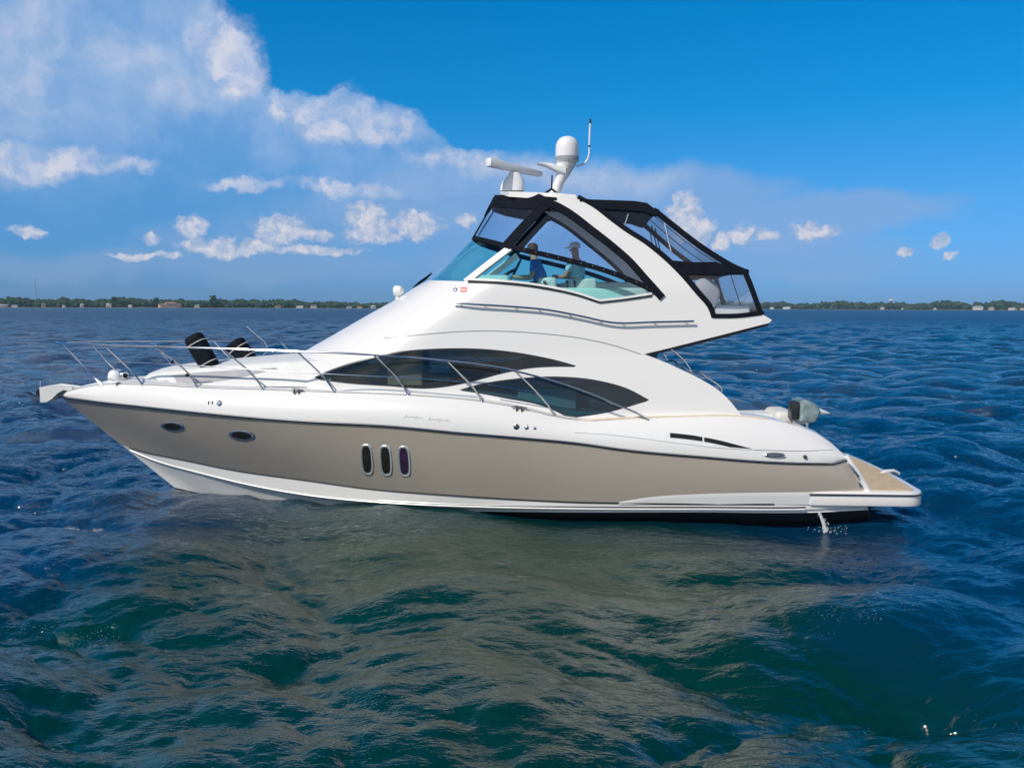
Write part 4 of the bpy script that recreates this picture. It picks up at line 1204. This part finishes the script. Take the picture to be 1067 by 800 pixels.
fender((200.5, 349.5), (221, 385.5), -.72, .17, 'black fender lashed with white rope, nearer of the two on the bow')
fender((243, 356.5), (260, 379.5), .80, .20, 'dark fender at the far bow rail, farther of the two on the bow')
m = MB(); m.tube([P(x, y, 1.2) for x, y in sm([(257, 340), (265, 347), (272, 353), (277.5, 359), (278, 366), (274, 370)], 4)], .005, 5)
tag(m.build('mooring_line', 'rope'), 'thin pale line looped over the far bow rail', 'rope')

# anchor stowed in the pulpit
root = tag(empty('anchor', tuple(P(42, 409, 0))), 'bright steel anchor hanging at the tip of the bow pulpit', 'anchor')
o0 = np.array(root.location)
m = MB(); m.tube([P(70, 403.5, 0) - o0, P(48, 407, 0) - o0, P(38, 411, 0) - o0], .022, 8); m.build('anchor_shank', 'steel', root)
fk = W3([(25, 408.5, 0), (31, 408, -.11), (41, 414, -.07), (39, 419.5, 0), (41, 414, .07), (31, 408, .11)])
fl_ = [p - o0 for p in fk] + [fk[0] - o0 + (.1, 0, -.05), fk[3] - o0 + (-.05, 0, -.02)]
m = MB(); m.add(fl_, [(0, 1, 2, 3), (0, 3, 4, 5), (6, 7, 2, 1), (6, 5, 4, 7), (0, 6, 1), (0, 5, 6), (3, 2, 7), (3, 7, 4)]); m.build('anchor_fluke', 'steel', root, smooth=False)

# floodlight at the stern quarter
c = P(843.5, 429, -1.55)
root = tag(empty('floodlight', tuple(P(841, 446.5, -1.55))), 'grey green boxed floodlight on a short post at the stern quarter', 'floodlight')
o0 = np.array(root.location)
oc = [(11, 0), (9, 6.5), (5, 10.5), (-4, 12), (-10, 10), (-10, -11), (-4, -12.5), (5, -9), (9, -5.5)]
k_ = .0163
front = [c - o0 + (u * k_, 0, -v * k_) for u, v in oc]; bck = [p + (-.06, .30, .02) for p in front]
m = MB(); n = len(front)
mi = [np.mean(front, axis=0) * .22 + p * .78 + (0, -.05, 0) for p in front]
m.add(front + bck + mi, [tuple(range(2 * n, 3 * n))] + [(2 * n + i, i, (i + 1) % n, 2 * n + (i + 1) % n) for i in range(n)] + [tuple(range(2 * n - 1, n - 1, -1))] + [(i, n + i, n + (i + 1) % n, (i + 1) % n) for i in range(n)])
m.build('lamp_housing', 'shrink', root, angle=25)
m = MB(); m.box(c - o0 + (-.24, .1, .02), (.13, .26, .30)); m.build('lamp_back', 'trim', root, bevel=.02)
m = MB(); m.tube([(0, 0, -.03), (.0, 0, .09)], .028, 8); m.box((-.09, .05, .10), (.24, .12, .05)); m.build('lamp_post', 'steel', root)
m = MB(); m.tube([c - o0 + (.19, .1, .0), c - o0 + (.36, .1, -.03)], [.055, .006], 10); m.build('lamp_cone', 'plastic', root)

# ------------------------------------------------------------------ people on the flybridge
def person(name, label, hip, yaw, lean, shirt, cap, head_tilt=0.0):
    root = tag(empty(name, hip, yaw), label, 'person', 'people aboard on the flybridge')
    V = [(0, 0, 0), (lean * .45, 0, .24), (lean * .9, 0, .46), (lean * 1.05, 0, .56), (lean * 1.15 + .02, 0, .66), (lean * 1.15 + .03, 0, .76)]
    R_ = [(.16, .13), (.15, .125), (.17, .12), (.055, .055), (.085, .08), (.075, .07)]
    E_ = [(0, 1), (1, 2), (2, 3), (3, 4), (4, 5)]
    for sgn in (1, -1):
        o = len(V)
        V += [(lean * .9, sgn * .19, .45), (lean * .7 + .10, sgn * .24, .20), (lean * .8 + .34, sgn * .16, .20), (lean * .8 + .42, sgn * .14, .22)]
        R_ += [(.065, .065), (.047, .047), (.036, .036), (.042, .025)]
        E_ += [(2, o), (o, o + 1), (o + 1, o + 2), (o + 2, o + 3)]
        o = len(V)
        V += [(.06, sgn * .10, -.01), (.46, sgn * .13, .02), (.48, sgn * .13, -.38), (.60, sgn * .13, -.43)]
        R_ += [(.095, .09), (.065, .065), (.045, .045), (.045, .03)]
        E_ += [(0, o), (o, o + 1), (o + 1, o + 2), (o + 2, o + 3)]
    def skin_mesh(nm, V, E_, R_, mat, infl=0.0):
        me = bpy.data.meshes.new(nm); me.from_pydata(V, E_, [])
        ob = bpy.data.objects.new(nm, me); col.objects.link(ob); ob.parent = root
        md = ob.modifiers.new('skin', 'SKIN'); md.use_smooth_shade = True
        for i, r in enumerate(R_): me.skin_vertices[0].data[i].radius = (r[0] + infl, r[1] + infl)
        me.skin_vertices[0].data[0].use_root = True
        sb = ob.modifiers.new('sub', 'SUBSURF'); sb.levels = 2; sb.render_levels = 2
        me.materials.append(MAT[mat]); return ob
    skin_mesh('body', V, E_, R_, 'skin')
    i = [0, 1, 2, 6, 7, 14, 15]
    sv = [V[0], V[1], V[2], (lean * 1.0, 0, .50), V[6], tuple(np.array(V[6]) * .3 + np.array(V[7]) * .7), V[14], tuple(np.array(V[14]) * .3 + np.array(V[15]) * .7)]
    sr = [R_[0], R_[1], R_[2], (.08, .08), R_[6], (.055, .055), R_[14], (.055, .055)]
    skin_mesh('shirt', sv, [(0, 1), (1, 2), (2, 3), (2, 4), (4, 5), (2, 6), (6, 7)], sr, shirt, .016)
    pv = [(-.01, 0, 0), V[10], V[11], V[18], V[19]]
    skin_mesh('shorts', [pv[0], pv[1], tuple(np.array(pv[1]) * .3 + np.array(pv[2]) * .7), pv[3], tuple(np.array(pv[3]) * .3 + np.array(pv[4]) * .7)], [(0, 1), (1, 2), (0, 3), (3, 4)], [(.165, .14), (.1, .1), (.08, .08), (.1, .1), (.08, .08)], 'shorts', .01)
    h = np.array(V[4])
    m = MB(); m.ico(h + (.09, 0, .03), .02, 1, scale=(1.1, .8, 1.2)); m.ico(h + (0, .085, .03), .022, 1, scale=(.8, .5, 1.3)); m.ico(h + (0, -.085, .03), .022, 1, scale=(.8, .5, 1.3))
    m.build('face', 'skin', root)
    m = MB(); 
    if cap:
        m.lathe(h + (0, 0, .07), [(.105, 0), (.105, .035), (.09, .075), (.055, .10), (.004, .108)], 18)
        m.add([h + (.07, -.075, .075), h + (.19, -.05, .06), h + (.19, .05, .06), h + (.07, .075, .075), h + (.07, -.075, .09), h + (.19, -.05, .072), h + (.19, .05, .072), h + (.07, .075, .09)],
              [(0, 1, 2, 3), (7, 6, 5, 4), (0, 4, 5, 1), (1, 5, 6, 2), (2, 6, 7, 3)])
        m.build('cap', 'cap', root, angle=50)
    else:
        m.lathe(h + (-.012, 0, .03), [(.06, -.05), (.09, -.02), (.098, .03), (.092, .08), (.06, .115), (.004, .125)], 18); m.build('hair', 'hair', root, angle=60)
    return root
p1 = P(566, 301, -.55)
person('person', 'person in a blue shirt at the helm behind the teal side screen', tuple(p1), math.pi, .16, 'shirt_b', False)
p2 = P(602, 300, -.1)
person('person', 'person in a white cap and pale shirt seated aft of the helm', tuple(p2), math.pi * .85, .04, 'shirt_w', True)

# cooling water falling from the outlet at the stern
m = MB()
a = P(851.5, 533.5, -2.0)
m.tube([a + q for q in ((0, 0, .02), (.02, -.06, -.01), (.05, -.10, -.09), (.08, -.13, -.19), (.10, -.15, -.30))], [.016, .020, .024, .030, .042], 8)
for k in range(45):
    t = rng.random()
    m.ico(a + np.array((.02 + .10 * t + rng.gauss(0, .012 + .03 * t), -.05 - .12 * t + rng.gauss(0, .02), -.02 - .26 * t ** 1.4)), .004 + .006 * rng.random(), 1, .35, (1, 1, 3.2))
for k in range(70):
    m.ico(a + np.array((.14 + rng.gauss(0, .16), -.2 + rng.gauss(0, .10), -.27 + abs(rng.gauss(0, .035)))), .003 + .005 * rng.random(), 1, .4)
MAT['splash'] = pmat('splash_water', (0.72, 0.76, 0.77), 0.2, spec=.5, bump=.6, bscale=45)
MAT['splash'].node_tree.nodes['Principled BSDF'].inputs['Alpha'].default_value = 0.6
tag(m.build('water_spout', 'splash'), 'white spout of cooling water falling from the stern of the yacht', 'water', kind='stuff')

# ================================================================== FAR SHORE
def ground(px, D):
    """the point of the water's surface this far ahead in the direction of this pixel column"""
    d = ray(px, 330.0); k = D / math.hypot(d[0], d[1])
    return np.array((CAM[0] + d[0] * k, CAM[1] + d[1] * k, 0.0))
leaf = pmat('far_woodland', (0.035, 0.062, 0.030), 0.9, var=0.55, vscale=0.09, spec=.1)
leaf2 = pmat('far_tree_crown', (0.040, 0.075, 0.030), 0.9, var=0.45, vscale=0.15, spec=.1)
bark = pmat('bark', (0.12, 0.09, 0.06), 0.9)
sand = pmat('shore_sand', (0.20, 0.19, 0.15), 0.9, var=0.2, vscale=0.02)
_pro = MB().ico((0, 0, 0), 1.0, 1)
def clump(m, c, r, sz=0.8):
    o = len(m.v); ph = rng.random() * 6.28; ca, sa = math.cos(ph), math.sin(ph)
    for x, y, z in _pro.v:
        k = r * (0.72 + 0.56 * rng.random())
        m.v.append((c[0] + (x * ca - y * sa) * k, c[1] + (x * sa + y * ca) * k, c[2] + z * k * sz))
    m.f += [tuple(i + o for i in q) for q in _pro.f]
def top_profile(pts, px):
    return float(np.interp(px, [p[0] for p in pts], [p[1] for p in pts]))
def shore(name, label, px0, px1, D, prof, n):
    m = MB()
    for i in range(n):
        px = px0 + (px1 - px0) * rng.random()
        back = rng.random() ** 1.3 * 120
        h = top_profile(prof, px) * (0.62 + 0.42 * (back / 120)) * (0.86 + .28 * rng.random()) * (0.94 + .10 * math.sin(px * .11) + .09 * math.sin(px * .043 + 1.3) + .05 * math.sin(px * .31))
        g = ground(px, D + 14 + back)
        r = 2.3 + 2.8 * rng.random()
        z = h - r * .75
        while z > -1:
            clump(m, (g[0] + rng.gauss(0, 1.5), g[1] + rng.gauss(0, 1.5), z), r * (.9 + .3 * rng.random()))
            z -= r * (1.2 + .5 * rng.random()) * (1.0 if back < 40 else 3)
    tag(m.build(name, leaf, smooth=False), label, 'woodland', kind='stuff')
    m = MB()
    a = [ground(p, D - 6) for p in np.linspace(px0, px1, 60)]; b = [ground(p, D + 260) for p in np.linspace(px0, px1, 60)]
    m.grid([[p + (0, 0, -.6) for p in a], [p + (0, 0, .5) + (b_ - p) * .05 for p, b_ in zip(a, b)], [p + (0, 0, 1.5) for p in b]])
    tag(m.build('shore', sand), 'low sandy shore under the trees', 'shore', kind='structure')
DL, DR = 1300.0, 1950.0
shore('woodland', 'dark green woodland along the left shore', -520, 600, DL, [(-520, 10), (-260, 10), (-90, 9), (0, 11), (60, 12), (110, 12.5), (160, 11.5), (205, 11), (215, 15), (232, 15), (240, 11.5), (262, 13.5), (300, 10.5), (360, 10), (420, 9.5), (600, 9.5)], 5000)
shore('woodland', 'dark green woodland along the right shore', 560, 1600, DR, [(560, 13), (740, 15), (800, 17), (830, 15), (900, 15.5), (950, 16), (985, 17.5), (1010, 14.5), (1050, 16.5), (1160, 15), (1330, 14), (1600, 13)], 3700)

def tree(px, D, h, r, label):
    g = ground(px, D)
    root = tag(empty('tree', tuple(g)), label, 'tree', 'taller trees on the left shore')
    m = MB(); m.tube([(0, 0, -.5), (.1, 0, h * .45), (.3, .2, h * .8)], [.45, .32, .12], 7); m.tube([(.1, 0, h * .4), (r * .5, .3, h * .7)], [.2, .08], 6); m.tube([(.1, 0, h * .35), (-r * .5, -.3, h * .68)], [.2, .08], 6)
    m.build('trunk', bark, root)
    m = MB()
    for i in range(70):
        t = rng.random() * 6.28; u = rng.random() ** .5; zz = rng.random()
        clump(m, (r * .8 * u * math.cos(t) * (1 - .45 * zz), r * .8 * u * math.sin(t) * (1 - .45 * zz), h * (.28 + .64 * zz)), 1.1 + .8 * rng.random())
    m.build('crown', leaf2, root, smooth=False)
tree(222, DL + 12, 17.5, 8.5, 'broad round tree standing highest on the left shore')
tree(119, DL + 20, 14.5, 5.0, 'smaller round tree rising over the roofs of the left shore')
tree(163, DL + 20, 14.0, 4.5, 'small tree left of the large pink house')

wallm = {k: pmat('house_' + k, c, 0.8, var=.06, vscale=.3) for k, c in dict(white=(.60, .59, .57), cream=(.42, .38, .31), pink=(.60, .43, .36), grey=(.26, .26, .26)).items()}
roofm = {k: pmat('roof_' + k, c, 0.8, var=.12, vscale=.6) for k, c in dict(grey=(.22, .22, .23), terracotta=(.42, .20, .14), white=(.70, .70, .68), brown=(.20, .14, .10)).items()}
pane_m = pmat('house_window', (.12, .13, .14), .2)
def house(px, D, w, h, wall, roof, label, wings=0):
    w *= .72; h *= .66; D += 2
    g = ground(px, D); yaw = math.atan2(g[0] - CAM[0], g[1] - CAM[1])
    root = tag(empty('house', tuple(g + (0, 0, .6)), -yaw + rng.uniform(-.6, .6)), label, 'house', 'waterfront houses on the far shores')
    d = w * .7
    m = MB(); m.box((0, 0, h / 2), (w, d, h))
    if wings: m.box((-w * .75, 1, h * .35), (w * .5, d * .8, h * .7)); m.box((w * .75, 1, h * .4), (w * .5, d * .8, h * .8))
    m.build('wall', wallm[wall], root, smooth=False)
    m = MB(); e = .6
    def hip(cx, w_, d_, z, rh):
        m.add([(cx - w_ / 2 - e, -d_ / 2 - e, z), (cx + w_ / 2 + e, -d_ / 2 - e, z), (cx + w_ / 2 + e, d_ / 2 + e, z), (cx - w_ / 2 - e, d_ / 2 + e, z), (cx - w_ * .25, 0, z + rh), (cx + w_ * .25, 0, z + rh)],
              [(0, 1, 5, 4), (1, 2, 5), (2, 3, 4, 5), (3, 0, 4), (3, 2, 1, 0)])
    hip(0, w, d, h + .01, h * .36)
    if wings: hip(-w * .75, w * .5, d * .8, h * .7 + .01, h * .25); hip(w * .75, w * .5, d * .8, h * .8 + .01, h * .25)
    m.build('roof', roofm[roof], root, smooth=False)
    n = max(2, int(w / 3.2))
    for k in range(n):
        for z in ([h * .3, h * .72] if h > 5 else [h * .5]):
            m = MB(); m.box(((k + .5) / n * w - w / 2, -d / 2 - .03, z), (1.5, .1, h * .22)); m.build('window', pane_m, root, smooth=False)
HS = [(4, 12, 4.0, 'white', 'white', 'white shed at the very left end of the shore'), (16, 9, 3.6, 'white', 'grey', 'low white house second from the left end'),
      (46, 6, 5.5, 'cream', 'grey', 'narrow cream house right of the radio mast'), 
      (67, 5, 4.0, 'white', 'brown', 'small white house below the middle of the left woodland'), 
      (86, 5, 5.0, 'white', 'white', 'slim white house with a white roof'), 
      (114, 9, 5.5, 'cream', 'white', 'cream house under the small round tree'), 
      (136, 6, 3.6, 'white', 'white', 'white cottage left of the large pink house'),
      (178, 20, 8, 'pink', 'terracotta', 'large pink house with terracotta roofs and two wings'), (206, 9, 4.5, 'cream', 'grey', 'cream house just left of the tall round tree'),
      (290, 9, 4.5, 'cream', 'brown', 'cream house with brown roof right of the tall tree'), 
      (313, 13, 3.2, 'white', 'white', 'long low white boathouse on the left shore'), (327, 11, 4.8, 'white', 'grey', 'white house beside the long low boathouse'), (364, 9, 3.6, 'white', 'grey', 'low white house left of the yacht’s sloping brow'),
      (375, 9, 3.2, 'cream', 'terracotta', 'low cream house with a red roof left of the brow'), (389, 8, 4.2, 'white', 'white', 'white house nearest the yacht’s brow')]
for (px, wd_, h_, a_, b_, lb) in HS:
    house(px, DL + 6 + rng.random() * 5, wd_, h_, a_, b_, lb.replace('’', "'"), wings=(a_ == 'pink'))
HR = [(804, 11, 4, 'white', 'white', 'white house nearest the stern of the flybridge'), (820, 20, 6.5, 'white', 'grey', 'big white house with a grey roof on the right shore'), (919, 9, 5, 'white', 'white', 'white house under the water tower'),
      (940, 6, 4, 'cream', 'grey', 'small cream house right of the water tower'),  (974, 6, 3.4, 'white', 'white', 'tiny white house alone on the right shore'),
      (1019, 24, 9, 'white', 'grey', 'largest white house on the right shore'), (1033, 12, 7, 'cream', 'grey', 'cream house beside the largest white house'),  (1055, 17, 6, 'white', 'grey', 'wide white house near the right edge'), (1065, 11, 6, 'cream', 'brown', 'cream house at the right edge')]
for (px, wd_, h_, a_, b_, lb) in HR:
    house(px, DR + 6 + rng.random() * 5, wd_, h_, a_, b_, lb)
# thin radio mast and the pale water tower
g = ground(38.5, DL + 150)
m = MB(); m.tube([(0, 0, 0), (0, 0, 42)], [.55, .25], 6)
for z in range(4, 40, 6): m.box((0, 0, z), (1.1, 1.1, .25))
o = m.build('radio_mast', pmat('mast_steel', (.25, .25, .27), .5)); o.location = g
tag(o, 'tall thin radio mast above the left shore', 'mast')
g = ground(928, DR + 160)
root = tag(empty('water_tower', tuple(g)), 'white domed water tower showing over the right woodland', 'water tower')
m = MB(); m.lathe((0, 0, 17.5), [(1.2, -1), (5.5, 1.0), (6, 2), (5, 3.4), (2.6, 4.2), (.05, 4.5)], 20); m.build('tank', wallm['white'], root)
m = MB(); m.tube([(0, 0, -.5), (0, 0, 17.5)], [1.5, 1.1], 10); m.build('tower_shaft', wallm['white'], root)

# ================================================================== HAZE
hz = bpy.data.materials.new('sea_haze'); hz.use_nodes = True
ht = NT(hz.node_tree); ht.n.clear()
pv_ = ht.node('ShaderNodeVolumePrincipled'); pv_.inputs['Color'].default_value = (0.48, 0.76, 1.0, 1); pv_.inputs['Density'].default_value = HAZE
ho_ = ht.node('ShaderNodeOutputMaterial'); ht.l.new(pv_.outputs[0], ho_.inputs['Volume'])
m = MB(); m.box((0, 1500, 22.4), (6600, 4600, 48)); o = m.build('haze', hz, smooth=False)
tag(o, 'thin blue haze over the water towards the far shore', 'haze', kind='stuff')
